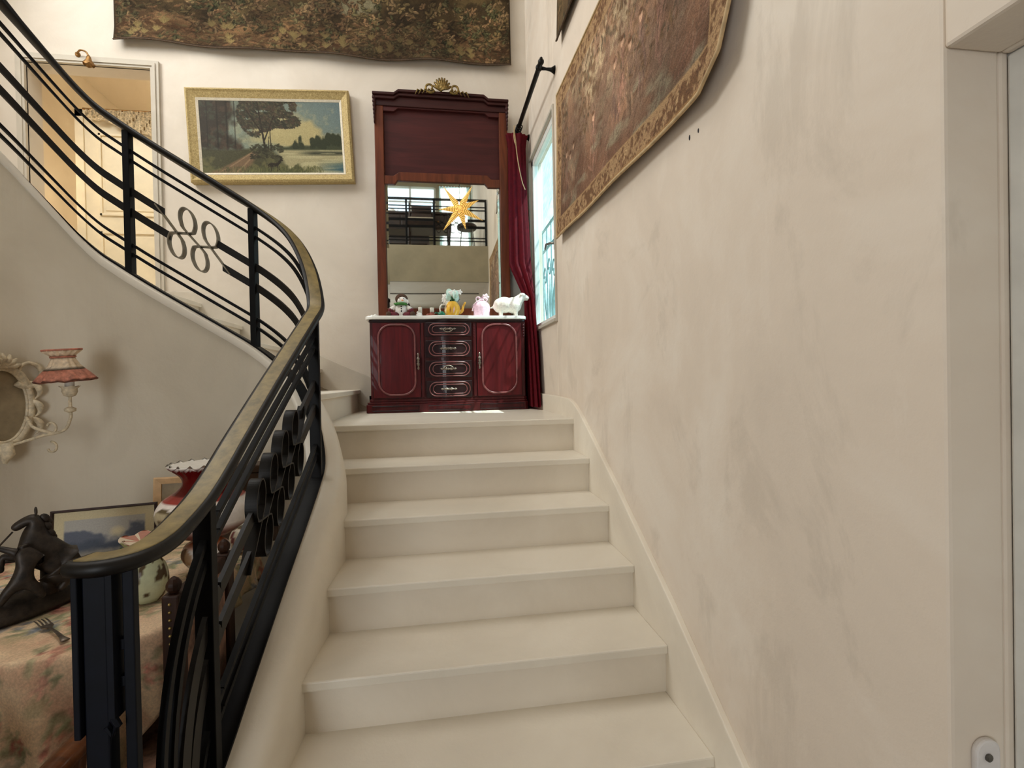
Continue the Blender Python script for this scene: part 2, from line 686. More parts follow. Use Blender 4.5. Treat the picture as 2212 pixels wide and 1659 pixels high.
struct('floor', box(XL - .2, 2.6, YF - .2, YB + 2.4, -.1, 0), 'floor_stone')
struct('ceiling', box(XL - .2, XR + .3, YF - .2, YB + .2, ZC, ZC + .1), 'ceiling_white')
WY0, WY1, WZ0, WZ1 = 3.12, 3.92, 1.79, 3.12
struct('wall_right', join(
    box(XR, .87, .655, WY0, 0, ZC), box(XR, .87, WY1, YB + .15, 0, ZC),
    box(XR, .87, WY0, WY1, 0, WZ0), box(XR, .87, WY0, WY1, WZ1, ZC),
    box(XR, .87, YF, .655, 1.89, ZC), box(XR, .87, YF, -.32, 0, 1.89),
    box(.869, .889, .655, 1.0, 0, 2.2), box(.869, .889, -.6, .655, 1.89, 2.2), box(.869, .889, -.6, -.32, 0, 1.89)), 'plaster_right', bevel=.006)
DX0, DX1, DZ0, DZ1 = -2.82, -2.01, 2.005, 3.715
struct('wall_back', join(
    box(XL, DX0, YB, YB + .14, 0, ZC), box(DX1, XR, YB, YB + .14, 0, ZC),
    box(DX0, DX1, YB, YB + .14, 0, DZ0), box(DX0, DX1, YB, YB + .14, DZ1, ZC)), 'plaster_back')
LW = (1.2, 3.3, 3.95, 5.25)
struct('wall_left', join(
    box(XL - .14, XL, YF, LW[0], 0, ZC), box(XL - .14, XL, LW[1], YB + .14, 0, ZC),
    box(XL - .14, XL, LW[0], LW[1], 0, LW[2]), box(XL - .14, XL, LW[0], LW[1], LW[3], ZC)), 'plaster_back')
# wall behind the camera: unseen entrance glazing below, placed for the fill light, gallery windows above
struct('wall_front', join(
    box(XL, -2.0, YF - .14, YF, 0, GU), box(-1.0, XR, YF - .14, YF, 0, GU), box(-2.0, -1.0, YF - .14, YF, 2.3, GU),
    box(XL, -2.4, YF - .14, YF, GU, ZC), box(.72, XR, YF - .14, YF, GU, ZC),
    box(-2.4, .06, YF - .14, YF, GU, 4.72), box(.06, .72, YF - .14, YF, GU, 3.55), box(-2.4, .72, YF - .14, YF, 5.27, ZC),
    box(.06, .14, YF - .14, YF, 3.55, 5.27)), 'beige_wall_gallery')
wl = struct('window_2', join(*[box(XL - .09, XL - .05, LW[0] + k * .7 - .02, LW[0] + k * .7 + .02, LW[2], LW[3]) for k in range(4)],
                             box(XL - .09, XL - .05, LW[0], LW[1], 4.55, 4.59)), 'white_paint')
wg = struct('window_3', join(*[box(-2.4 + k * .484, -2.36 + k * .484, YF - .10, YF - .05, 4.72, 5.27) for k in range(6)],
                             box(-2.4, .06, YF - .10, YF - .05, 4.97, 5.0), box(.14, .72, YF - .10, YF - .05, 4.46, 4.50),
                             box(.14, .18, YF - .10, YF - .05, 3.55, 5.27), box(.68, .72, YF - .10, YF - .05, 3.55, 5.27)), 'white_paint')
struct('window_4', join(*[box(-2.0 + k * .5 - .025, -2.0 + k * .5 + .025, YF - .10, YF - .05, 0, 2.3) for k in range(3)],
                        box(-2.0, -1.0, YF - .10, YF - .05, 1.7, 1.75)), 'white_paint')
struct('floor_gallery', box(XL, XR, YF, GY - .05, GU, GZ), 'ceiling_white', label='gallery slab over the hall')
struct('trim_4', box(XL, XR, GY - .05, GY, GU - .03, GZ), 'beige_wall_gallery', label='plain beige fascia of the gallery edge')

# landing window in the right wall, with casing, sash, pane, handle
win = struct('window_1', join(
    box(XR - .012, XR + .005, WY0 - .022, WY0, WZ0 - .022, WZ1 + .022), box(XR - .012, XR + .005, WY1, WY1 + .022, WZ0 - .022, WZ1 + .022),
    box(XR - .012, XR + .005, WY0, WY1, WZ1, WZ1 + .022), box(XR - .02, XR + .005, WY0, WY1, WZ0 - .022, WZ0)), 'frame_grey', bevel=.003)
obj('sash', join(box(XR + .01, XR + .05, WY0, WY0 + .035, WZ0, WZ1), box(XR + .01, XR + .05, WY1 - .06, WY1, WZ0, WZ1),
                 box(XR + .01, XR + .05, WY0, WY1, WZ0, WZ0 + .035), box(XR + .01, XR + .05, WY0, WY1, WZ1 - .05, WZ1)), 'white_paint', win, bevel=.004)
obj('pane', box(XR + .026, XR + .030, WY0 + .03, WY1 - .055, WZ0 + .03, WZ1 - .045), 'window_glass', win)
obj('handle', join(tube([(XR + .01, 3.17, 2.28), (XR - .02, 3.19, 2.285), (XR - .025, 3.28, 2.30), (XR - .018, 3.34, 2.285)], .008),
                   box(XR, XR + .012, 3.145, 3.175, 2.24, 2.33)), 'steel', win, smooth=True)

# window grille outside: uprights, scrolls and long leaves
gr = empty('window_grille', (XR + .085, 3.5, WZ0))
tag(gr, 'pale painted iron grille of scrolls outside the landing window', 'grille')
for k in range(6):
    y = 3.16 + k * .145
    obj('upright', tube([(0, y - 3.5, .0), (0, y - 3.5, .78)], .006, 6), 'grille_paint', gr)
for zz in (.02, .60, .76):
    obj('crossbar', box(-.006, .006, -.37, .39, zz, zz + .014), 'grille_paint', gr)
for k in range(5):
    y = 3.23 + k * .145 - 3.5
    sp = [(0, y + .05 * math.cos(t) * (1 - t / 9), .40 + k % 2 * .04 + .09 * math.sin(t) * (1 - t / 9)) for t in np.linspace(0, 7, 26)]
    obj('scroll', tube(sp, .006, 6), 'grille_paint', gr, smooth=True)
    lf = [(0, y + .04 * math.sin(t * 3 + k), .04 + .34 * t) for t in np.linspace(0, 1, 10)]
    obj('leaf', tube(lf, [.003 + .017 * math.sin(PI * t) for t in np.linspace(.05, .97, 10)], 6, flat=(.4, 1)), 'grille_paint', gr, smooth=True)

# what the window looks out on
hs = empty('neighbour_house', (4.4, 11.5, 0))
tag(hs, 'white neighbouring house with steep gable outside the window', 'house')
obj('wall', prism([(-2.05, 0), (3, 0), (3, 8.0), (-.9, 8.0), (-2.05, 3.6)], 'y', 0, 4), 'house_white', hs)
obj('roof', join(prism([(-2.25, 3.4), (-2.05, 3.35), (-.85, 8.0), (-1.0, 8.2)], 'y', -.25, 4.2), prism([(-1.0, 8.0), (3.2, 8.0), (3.2, 8.2), (-1.0, 8.2)], 'y', -.25, 4.2)), 'roof_red', hs)
for k in range(3):
    wn = obj('window', box(-.9 + k * 1.1, -.4 + k * 1.1, -.03, .02, 3.6, 4.7), 'window_glass', hs)
    obj('window_frame', join(box(-.95 + k * 1.1, -.9 + k * 1.1, -.05, .02, 3.55, 4.75), box(-.4 + k * 1.1, -.35 + k * 1.1, -.05, .02, 3.55, 4.75), box(-.95 + k * 1.1, -.35 + k * 1.1, -.05, .02, 4.7, 4.75), box(-.95 + k * 1.1, -.35 + k * 1.1, -.07, .02, 3.5, 3.6)), 'white_paint', wn)
struct('ground_outside', box(.95, 14, -6, 20, -.3, -.05), 'ground_outside', label='pale paved ground outside the window')

# door beside the camera in the right wall
d1 = struct('door_1', box(.8895, .93, -.40, .76, .0, 2.0), 'white_paint', bevel=.002)
obj('panel', join(box(.884, .8896, -.20, .52, 1.0, 1.72), box(.884, .8896, -.20, .52, .15, .85)), 'white_paint', d1, bevel=.004)
obj('handle', tube([(.889, -.2, 1.0), (.85, -.2, 1.0), (.85, -.08, 1.0)], .009), 'steel', d1, smooth=True)
struct('trim_1', join(box(.882, .896, .60, .654, 0, 1.889), box(.882, .896, -.32, .60, 1.84, 1.889)), 'white_paint', bevel=.004)

# doorway to the room behind the back wall
struct('trim_2', join(
    box(DX1, DX1 + .055, YB - .022, YB + .01, 1.9, DZ1), box(DX0 - .055, DX0, YB - .022, YB + .01, 1.9, DZ1),
    box(DX0 - .055, DX1 + .055, YB - .022, YB + .01, DZ1, DZ1 + .055),
    box(DX1 + .015, DX1 + .035, YB - .03, YB, 1.9, DZ1 + .035), box(DX0 - .035, DX0 - .015, YB - .03, YB, 1.9, DZ1 + .035), box(DX0 - .015, DX1 + .015, YB - .03, YB, DZ1 + .015, DZ1 + .035)), 'frame_grey')
struct('wall_passage', join(box(-3.1, -1.5, 6.0, 6.1, 1.8, 4.3), box(-3.2, -3.1, 4.16, 6.1, 1.8, 4.3), box(-1.5, -1.4, 4.16, 6.1, 1.8, 4.3),
                            box(-3.2, -1.4, 4.16, 6.1, 4.2, 4.3), box(-3.2, -1.4, 4.14, 6.1, 1.9, 2.005)), 'plaster_white', label='plain cream room seen through the doorway')
d2 = struct('door_2', box(-2.66, -1.95, 4.34, 4.38, 2.01, 3.50), 'door_cream', bevel=.003)
for z0, z1 in ((2.12, 2.62), (2.74, 3.38)):
    obj('panel_moulding', join(box(-2.56, -2.05, 4.328, 4.341, z0, z0 + .02), box(-2.56, -2.05, 4.328, 4.341, z1 - .02, z1), box(-2.56, -2.54, 4.328, 4.341, z0, z1), box(-2.07, -2.05, 4.328, 4.341, z0, z1)), 'door_cream', d2, bevel=.003)
    obj('panel', box(-2.52, -2.09, 4.334, 4.341, z0 + .04, z1 - .04), 'door_cream', d2, bevel=.003)
struct('trim_3', join(box(-2.72, -2.66, 4.33, 4.40, 2.01, 3.56), box(-2.72, -1.93, 4.33, 4.40, 3.50, 3.56)), 'door_cream', bevel=.003)
pl_ = light('passage_lamp', 'POINT', (-1.78, 5.2, 3.2), (0, 0, 0), 14, (1, .82, .56))
pl_.data.shadow_soft_size = .12
pl2 = light('cream_door_fill', 'POINT', (-3.0, 4.27, 3.0), (0, 0, 0), 3.2, (1, .82, .56))  # unseen light added behind the jamb to brighten the cream door
pl2.data.shadow_soft_size = .05

# ------------------------------------------------------------------ staircase
RAIL = [(-.648, 1.018, -.312), (-.625, 1.010, -.312), (-.596, 1.012, -.311), (-.568, 1.035, -.309), (-.556, 1.085, -.304), (-.554, 1.15, -.292),
        (-.55, 1.25, -.258), (-.544, 1.343, -.205), (-.538, 1.44, -.142), (-.526, 1.65, -.012), (-.517, 1.79, .074), (-.508, 1.926, .157), (-.5, 2.10, .258)]
for a_, z_ in ((8, .325), (18, .405), (29, .51), (40, .612), (50, .695), (60, .76), (70, .816), (80, .868), (90, .916)):
    RAIL.append((-.935 + .435 * math.cos(math.radians(a_)), 2.18 + .40 * math.sin(math.radians(a_)), z_))
RAIL += [(-1.1, 2.58, 1.02), (-1.3, 2.58, 1.147), (-1.45, 2.58, 1.249)]
for a_, z_ in ((100, 1.304), (110, 1.38), (120, 1.468), (130, 1.555), (140, 1.636), (155, 1.735), (170, 1.815)):
    RAIL.append((-1.45 + .43 * math.cos(math.radians(a_)), 2.15 + .43 * math.sin(math.radians(a_)), z_))
RAIL += [(-1.885, 2.05, 1.905), (-1.89, 1.6, 2.14), (-1.89, 1.1, 2.40), (-1.89, .78, 2.56)]
RP = [(x, y, z + EYE) for x, y, z in catmull(RAIL, 8)]
RPa = np.array(RP)
seglen = np.concatenate([[0], np.cumsum(np.hypot(np.diff(RPa[:, 0]), np.diff(RPa[:, 1])))])


def near_s(x, y):
    return float(seglen[np.argmin((RPa[:, 0] - x) ** 2 + (RPa[:, 1] - y) ** 2)])


def at(s):
    x, y, z = (float(np.interp(s, seglen, RPa[:, k])) for k in range(3))
    e = .012
    tx, ty = (float(np.interp(s + e, seglen, RPa[:, k]) - np.interp(s - e, seglen, RPa[:, k])) for k in (0, 1))
    l = math.hypot(tx, ty) or 1
    return Vector((x, y, z)), Vector((tx / l, ty / l, 0))


def path(s0, s1, dz=0.0, step=.02):
    n = max(2, int((s1 - s0) / step) + 1)
    return [tuple(at(s)[0] + Vector((0, 0, dz))) for s in np.linspace(s0, s1, n)]


S_A, S_B = near_s(-.55, 1.275), near_s(-.5, 2.18)
S_C, S_D = near_s(-.855, 2.573), near_s(-1.405, 2.58)
S_E = near_s(-1.885, 1.75)
S_END = float(seglen[-1])
CURB = .685

st = empty('staircase', (0, 0, 0))
st['kind'] = 'structure'
st['label'] = 'pale stone staircase rising past the wall and curving left'
# curb path: straight extension of the pitch at the foot
cp = [(-.556, 1.06, at(near_s(-.55, 1.25))[0].z - CURB - .19 * .6 + .012), (-.554, 1.15, at(near_s(-.55, 1.25))[0].z - CURB - .10 * .6 + .006)] + path(near_s(-.55, 1.25), S_END, -CURB)
CPROF = [(-.052, -.045), (-.052, -.014), (-.046, -.002), (.034, 0), (.040, -.007), (.050, -.005), (.080, -.020), (.100, -.048), (.110, -.095), (.112, -.47), (-.03, -.47), (-.03, -.05), (-.044, -.048)]
obj('curb', sweep(cp, CPROF), 'step_stone', st, smooth=True)
# spandrel walls under the inner string
SPV, SPF = [], []
for i, p in enumerate(cp):
    a, b_ = cp[max(i - 1, 0)], cp[min(i + 1, len(cp) - 1)]
    tx, ty = b_[0] - a[0], b_[1] - a[1]
    l = math.hypot(tx, ty)
    nx, ny = ty / l, -tx / l
    for o_, z_ in ((-.04, 0), (-.04, max(p[2] - .046, .02)), (.03, max(p[2] - .046, .02)), (.04, 0)):
        SPV.append((p[0] + nx * o_, p[1] + ny * o_, z_))
for i in range(len(cp) - 1):
    for k in range(4):
        SPF.append((i * 4 + k, i * 4 + 4 + k, i * 4 + 4 + (k + 1) % 4, i * 4 + (k + 1) % 4))
struct('wall_spandrel', (SPV, SPF), 'plaster_spandrel', smooth=False)

for n_ in range(1, 7):                                         # lower flight, n_ counts down from the landing
    y = 2.695 - GO * n_
    z = 1.1697 - RISE * n_
    obj('tread', box(-.53 if n_ == 1 else -.47, XR - .02, y, y + GO + .03, z - .030, z), 'step_stone', st, bevel=.005)
    obj('riser', box(-.47, XR - .02, y + .020, y + .05, z - RISE, z - .030), 'riser_stone', st)
obj('landing', box(-.64, XR - .001, 2.695, YB, LZ - .032, LZ), 'step_stone', st, bevel=.005)
obj('riser', box(-.62, XR - .02, 2.715, 2.75, LZ - .032 - .155, LZ - .032), 'riser_stone', st)
for k in range(1, 5):
    x = -.585 - GO * (k - 1)
    z = LZ + .166 * k
    obj('tread', box(x - GO - .03, x, 2.56 if k > 1 else 2.62, YB, z - .03, z), 'step_stone', st, bevel=.005)
    obj('riser', box(x - .05, x - .02, 2.56 if k > 1 else 2.62, YB, z - .166, z - .03), 'riser_stone', st)
z5 = LZ + .166 * 5
obj('landing', box(XL + .001, -.585 - GO * 4, 2.45, YB, z5 - .03, z5), 'step_stone', st, bevel=.005)
obj('riser', box(-.585 - GO * 4 - .05, -.585 - GO * 4 - .02, 2.56, YB, z5 - .166, z5 - .03), 'riser_stone', st)
for k in range(1, 7):
    y = 2.45 - .285 * (k - 1)
    z = z5 + .188 * k
    obj('tread', box(XL + .001, -1.86, y - .32, y, z - .03, z), 'step_stone', st, bevel=.005)
    obj('riser', box(XL + .001, -1.86, y - .05, y - .02, z - .188, z - .03), 'riser_stone', st)

# sloping plinth boards on the walls
struct('baseboard_right', prism([(YB, LZ), (YB, 1.300), (3.63, 1.297), (2.998, 1.292), (2.80, 1.285), (2.70, 1.262), (2.60, 1.222), (2.514, 1.180), (2.051, .935), (1.548, .648), (1.173, .410), (.80, .165), (.66, .10), (.66, 0), (1.75, 0), (3.1, .9)], 'x', XR - .021, XR + .001), 'plaster_white', bevel=.004)
struct('baseboard_back', join(
    prism([(-.50, 1.19), (-.48, 1.428), (-.847, 1.600), (-1.438, 1.905), (-1.66, 2.066), (-1.76, 2.095), (-1.955, 2.098), (-1.955, 1.9), (-1.55, 1.7)], 'y', YB - .016, YB + .001),
    box(-.52, XR - .02, YB - .016, YB + .001, LZ, LZ + .12)), 'frame_grey', bevel=.003)

# ------------------------------------------------------------------ railing
rl = empty('stair_railing', (-.55, 1.275, .4))
RO = Vector(rl.location)


def rel(g, o=RO):
    return [(p[0] - o[0], p[1] - o[1], p[2] - o[2]) for p in g[0]], g[1]


tag(rl, 'black wrought iron stair railing with looped ribbon ornaments and olive handrail', 'railing')
hr = obj('handrail', rel(sweep(RP, [(-.032, -.022), (-.036, -.012), (-.034, -.002), (-.024, .004), (.024, .004), (.034, -.002), (.036, -.012), (.032, -.022), (.012, -.03), (-.012, -.03)])), 'iron_warm', rl, smooth=True)
obj('handrail_cap', rel(sweep(path(.01, S_END, .0035, .015), [(-.023, -.004), (-.022, .0025), (.022, .0025), (.023, -.004)])), 'rail_wood', hr, smooth=True)
s0 = near_s(-.55, 1.25)
obj('base_strip', rel(sweep(cp, [(-.025, -.001), (-.025, .009), (.025, .009), (.025, -.001)])), 'iron', rl)


def post(s, w=.042, t=.028, top=-.025, name='post', m='iron'):
    p, d = at(s)
    nn = Vector((d.y, -d.x, 0))
    V = []
    for z in (p.z - CURB - .005, p.z + top):
        for a_, b_ in ((-w / 2, -t / 2), (w / 2, -t / 2), (w / 2, t / 2), (-w / 2, t / 2)):
            q = p + nn * a_ + d * b_
            V.append((q.x, q.y, z))
    return obj(name, rel((V, [(0, 1, 2, 3), (4, 5, 6, 7), (0, 1, 5, 4), (1, 2, 6, 5), (2, 3, 7, 6), (3, 0, 4, 7)])), m, rl, bevel=.002)


for s_ in (S_A, S_B, S_C, S_D, S_E, near_s(-1.89, 1.1)):
    post(s_)
THIN = [(-.0075, -.0075), (.0075, -.0075), (.0075, .0075), (-.0075, .0075)]
FLAT = [(-.006, -.019), (.006, -.019), (.006, .019), (-.006, .019)]
DIFF = {'u1': .105, 'u2': .150, 'm1': .295, 'm2': .392, 'l1': .545, 'l2': .588}
YE = {'u1': 1.072, 'u2': 1.108, 'm1': 1.150, 'm2': 1.190, 'l1': 1.225, 'l2': 1.25}


def bar_foot(k):
    """the bar turns down to the foot of the flight below the first post"""
    s1 = near_s(-.545, 1.335)
    p, d = at(s1)
    z = p.z - DIFF[k]
    ye = YE[k]
    ctrl = (ye, z - (1.335 - ye) * .62)
    drop = min(.34, max(.05, ctrl[1] - .48))
    end = (ye, ctrl[1] - drop)
    pts = []
    for t in np.linspace(0, 1, 16):
        y = (1 - t) ** 2 * p.y + 2 * t * (1 - t) * ctrl[0] + t * t * end[0]
        zz = (1 - t) ** 2 * z + 2 * t * (1 - t) * ctrl[1] + t * t * end[1]
        pts.append((-.5447 - .008 * t, y, zz))
    if end[1] > .40:
        pts.append((-.552, ye, .38))
    return pts


def ribbon_bar(pts, w, h):
    """rectangular bar in the y-z plane: w across the railing, h within its plane"""
    V, F = [], []
    for i, p in enumerate(pts):
        a, b_ = pts[max(i - 1, 0)], pts[min(i + 1, len(pts) - 1)]
        ty, tz = b_[1] - a[1], b_[2] - a[2]
        l = math.hypot(ty, tz)
        ny, nz = -tz / l, ty / l
        for o_, q in ((-w / 2, -h / 2), (w / 2, -h / 2), (w / 2, h / 2), (-w / 2, h / 2)):
            V.append((p[0] + o_, p[1] + ny * q, p[2] + nz * q))
    n = len(pts)
    for i in range(n - 1):
        for k in range(4):
            F.append((i * 4 + k, i * 4 + 4 + k, i * 4 + 4 + (k + 1) % 4, i * 4 + (k + 1) % 4))
    F += [(0, 1, 2, 3), tuple(range(n * 4 - 4, n * 4))]
    return V, F


SF = near_s(-.545, 1.335)
OC1, OH1 = (S_A + S_B) / 2 + .01, .225
OC2, OH2 = (S_C + S_D) / 2 - .005, .125
for k, d_ in DIFF.items():
    prof = FLAT if k[0] == 'm' else THIN
    mt = 'iron_warm' if k[0] == 'm' else 'iron'
    obj('foot_bar', rel(ribbon_bar(bar_foot(k), .012 if k[0] == 'm' else .015, .038 if k[0] == 'm' else .015)), mt, rl)
    if k[0] != 'm':
        obj('bar', rel(sweep(path(SF, S_END, -d_), prof)), mt, rl)
    else:
        up = k == 'm1'
        cuts = [SF, OC1 - OH1 + (.03 if up else 0), OC1 + OH1 - (0 if up else .03), OC2 - OH2 + (.024 if up else 0), OC2 + OH2 - (0 if up else .024), S_END]
        for a_, b_ in ((0, 1), (2, 3), (4, 5)):
            obj('bar', rel(sweep(path(cuts[a_], cuts[b_], -d_), prof)), mt, rl)


def loops(pairs):
    """one ribbon running through pairs of upright oval loops, low loop then high loop"""
    pts = []
    for i in range(pairs):
        bx = (i - pairs / 2) * .10 + .025
        if i == 0:
            pts.append((bx - .085, .062))
        pts += [(bx + .033 * math.cos(math.radians(a)), -.074 + .056 * math.sin(math.radians(a))) for a in range(65, -246, -31)]
        tx = bx + .05
        pts += [(tx + .033 * math.cos(math.radians(a)), .074 + .056 * math.sin(math.radians(a))) for a in range(-65, 246, 31)]
        if i == pairs - 1:
            pts.append((tx + .085, -.062))
    return catmull(pts, 4)


def ornament(sc, pairs, name='ribbon', width=.034, th=.005):
    V, F = [], []
    loc = loops(pairs)
    n = len(loc)
    for i, (x, h) in enumerate(loc):
        p, d = at(sc - x)
        p = p + Vector((0, 0, -.345 + h))
        xa, ha = loc[max(i - 1, 0)]
        xb, hb = loc[min(i + 1, n - 1)]
        # tangent in 3-D
        qa = at(sc - xa)[0] + Vector((0, 0, ha))
        qb = at(sc - xb)[0] + Vector((0, 0, hb))
        t3 = (qb - qa).normalized()
        nn = Vector((d.y, -d.x, 0))
        b3 = t3.cross(nn).normalized()
        for o_, q in ((-width / 2, -th / 2), (width / 2, -th / 2), (width / 2, th / 2), (-width / 2, th / 2)):
            w_ = p + nn * o_ + b3 * q
            V.append(tuple(w_))
    for i in range(n - 1):
        for k in range(4):
            F.append((i * 4 + k, i * 4 + 4 + k, i * 4 + 4 + (k + 1) % 4, i * 4 + (k + 1) % 4))
    F += [(0, 1, 2, 3), tuple(range(n * 4 - 4, n * 4))]
    return V, F


obj('ribbon', rel(ornament(OC1, 4)), 'iron_warm', rl)
obj('ribbon', rel(ornament(OC2, 2)), 'iron_edge_lit', rl)
# newel group under the end of the handrail
zt = at(.03)[0].z - .024
nw = obj('newel', rel(box(-.638, -.598, 1.000, 1.030, 0, zt)), 'iron_navy', rl, bevel=.003)
obj('newel_plate', rel(box(-.650, -.639, .990, 1.040, .775, zt)), 'iron_navy', nw, bevel=.002)
obj('newel_plate', rel(join(box(-.597, -.586, .995, 1.050, .80, zt), tube([(-.592, 1.0, .805), (-.584, 1.0, .79), (-.592, 1.0, .775), (-.602, 1.0, .79)], .007, 6))), 'iron_navy', nw, bevel=.002)
obj('post', rel(box(-.579, -.560, 1.012, 1.030, .17, at(.09)[0].z - .024)), 'iron_navy', rl, bevel=.002)
for z_ in (.930, .862):
    obj('link', rel(box(-.588, -.577, 1.012, 1.028, z_ - .010, z_ + .010)), 'iron_navy', rl, bevel=.002)
# ------------------------------------------------------------------ sideboard on the landing
SX0, SX1, SYF, SYB = -.462, .655, 3.665, 3.985
sb = empty('sideboard', ((SX0 + SX1) / 2, 3.83, LZ))
SO = Vector(sb.location)


def rs(g):
    return rel(g, SO)


tag(sb, 'dark mahogany sideboard with two oval-panelled doors, four drawers and white marble top', 'sideboard')
XA, XB = -.078, .263                       # drawer bank between the doors


def front(x, base=SYF, bow=.040):
    """serpentine front: the drawer bank swells forward"""
    c = (XA + XB) / 2
    h = (XB - XA) / 2 + .05
    t = (x - c) / h
    return base - (bow * .5 * (1 + math.cos(PI * max(-1, min(1, t)))) if abs(t) < 1 else 0)


def outline(x0, x1, base, yb, bow=.040, r=.025):
    pts = [(x0, yb), (x0, base + r), (x0 + r * .3, base + r * .3), (x0 + r, base)]
    for x in np.linspace(XA - .05, XB + .05, 25):
        pts.append((float(x), front(x, base, bow)))
    pts += [(x1 - r, base), (x1 - r * .3, base + r * .3), (x1, base + r), (x1, yb)]
    return pts


obj('carcass', rs(prism(outline(SX0, SX1, SYF, SYB, .036, .006), 'z', LZ + .085, 1.845)), 'mahogany', sb)
obj('plinth', rs(join(prism(outline(SX0 - .034, SX1 + .018, SYF - .022, SYB, .036), 'z', LZ, LZ + .062),
                      prism(outline(SX0 - .026, SX1 + .012, SYF - .016, SYB, .036), 'z', LZ + .062, LZ + .078),
                      prism(outline(SX0 - .012, SX1 + .010, SYF - .008, SYB, .036), 'z', LZ + .078, LZ + .098))), 'mahogany', sb, bevel=.004)
for x0, x1 in ((SX0 - .01, XA - .03), (XA, XB), (XB + .03, SX1)):
    y = (front((x0 + x1) / 2) if x0 == XA else SYF) - .024
    P_ = [(x0 + .02, y, LZ + .016), (x1 - .02, y, LZ + .016), (x1 - .02, y, LZ + .048), (x0 + .02, y, LZ + .048)]
    obj('plinth_moulding', rs(tube(P_, .004, 6, closed=True)), 'mahogany_dark', sb, smooth=True)
obj('marble_top', rs(prism(outline(SX0 - .030, SX1 + .016, SYF - .030, SYB, .042, .05), 'z', 1.846, 1.872)), 'marble_white', sb, bevel=.006)
obj('top_moulding', rs(prism(outline(SX0 - .008, SX1 + .008, SYF - .012, SYB, .040), 'z', 1.828, 1.846)), 'mahogany_dark', sb, bevel=.004)


def rrect(x0, x1, z0, z1, r, y, n=8):
    """rounded rectangle path; y is a number or a function of x"""
    pts = []
    for cx, cz, a0 in ((x1 - r, z1 - r, 0), (x0 + r, z1 - r, 90), (x0 + r, z0 + r, 180), (x1 - r, z0 + r, 270)):
        for k in range(n + 1):
            a = math.radians(a0 + 90 * k / n)
            x = cx + r * math.cos(a)
            pts.append((x, y(x) if callable(y) else y, cz + r * math.sin(a)))
    if callable(y):                                # follow the bow along the straight sides
        out = []
        for i, p in enumerate(pts):
            q = pts[(i + 1) % len(pts)]
            out.append(p)
            if abs(q[0] - p[0]) > .04:
                for t in np.linspace(0, 1, 10)[1:-1]:
                    xx = p[0] + (q[0] - p[0]) * float(t)
                    out.append((xx, y(xx), p[2]))
        pts = out
    return pts


def pull(x, y, z, vert=True, s=1.0):
    """cast leaf-shaped pull"""
    pr = [(.001, -.062), (.006, -.056), (.009, -.048), (.004, -.038), (.010, -.024), (.013, -.016), (.006, -.008), (.011, 0), (.006, .008), (.013, .016), (.010, .024), (.004, .038), (.009, .048), (.006, .056), (.001, .062)]
    g = lathe([(r_ * s, z_ * s) for r_, z_ in pr], 10)
    if not vert:
        g = xf(g, ry=PI / 2)
    return xf(g, (x, y, z))


for x0, x1, hx in ((SX0 + .022, XA - .032, XA - .048), (XB + .034, SX1 - .03, XB + .050)):
    dr = obj('door', rs(box(x0, x1, SYF - .014, SYF + .004, LZ + .108, 1.822)), 'mahogany_door', sb, bevel=.003)
    obj('oval_panel', rs(prism([(p[0], p[2]) for p in rrect(x0 + .045, x1 - .045, LZ + .135, 1.80, .085, 0)], 'y', SYF - .020, SYF - .012)), 'mahogany_door', dr, bevel=.003)
    obj('panel_moulding', rs(tube(rrect(x0 + .038, x1 - .038, LZ + .128, 1.808, .092, SYF - .020), .0075, 8, closed=True)), 'mahogany_highlight', dr, smooth=True)
    obj('pull', rs(pull(hx + (.0 if hx < 0 else .0), SYF - .028, 1.545)), 'pewter', dr, smooth=True)
DZ = [(1.722, 1.824), (1.572, 1.694), (1.428, 1.548), (1.284, 1.404)]
for q, (z0, z1) in enumerate(DZ):
    n = 15
    xs = np.linspace(XA + .006, XB - .006, n)
    poly = [(float(x), front(x) - .014) for x in xs] + [(float(x), front(x) + .02) for x in xs[::-1]]
    dw = obj('drawer', rs(prism(poly, 'z', z0, z1)), 'mahogany_dark', sb, bevel=.003)
    yf = lambda x: front(x) - .016
    obj('drawer_moulding', rs(tube(rrect(XA + .03, XB - .022, z0 + .010, z1 - .012, (z1 - z0 - .024) / 2, yf), .0045, 6, closed=True)), 'mahogany_highlight', dw, smooth=True)
    obj('drawer_moulding', rs(tube(rrect(XA + .055, XB - .045, z0 + .026, z1 - .028, (z1 - z0 - .056) / 2, yf), .0035, 6, closed=True)), 'mahogany_highlight', dw, smooth=True)
    xc, zc = (XA + XB) / 2 - .005, (z0 + z1) / 2
    yc = front(xc) - .024
    hd = obj('pull', rs(pull(xc, yc, zc, False, .95)), 'pewter', dw, smooth=True)
    sg = 1 if q == 2 else -1
    if q in (0, 2):
        obj('bail', rs(tube([(xc + .034 * math.cos(t), yc - .006, zc + sg * .022 * math.sin(t)) for t in np.linspace(0, PI, 12)], .0045, 6)), 'pewter', hd, smooth=True)
for x in (XB + .014, SX1 - .012):           # carved drops at the corners
    for j in range(5):
        obj('carving', rs(sphere((x, SYF - .014, 1.80 - j * .020), (.009 - .0008 * j, .008, .011), 8, 6)), 'mahogany', sb, smooth=True)
for x in (XA - .016, XB + .016):
    obj('pilaster', rs(box(x - .011, x + .011, SYF - .020, SYF + .005, LZ + .108, 1.822)), 'mahogany', sb, bevel=.005)

# ------------------------------------------------------------------ tall mirror standing on the sideboard
MX0, MX1, MZ0, MZ1, MY = -.424, .590, 1.873, 3.585, 3.905
mr = empty('trumeau_mirror', ((MX0 + MX1) / 2, MY, MZ0))
MO = Vector(mr.location)
tag(mr, 'tall dark wooden pier mirror with gilt crest standing on the sideboard', 'mirror')


def rm(g):
    return rel(g, MO)


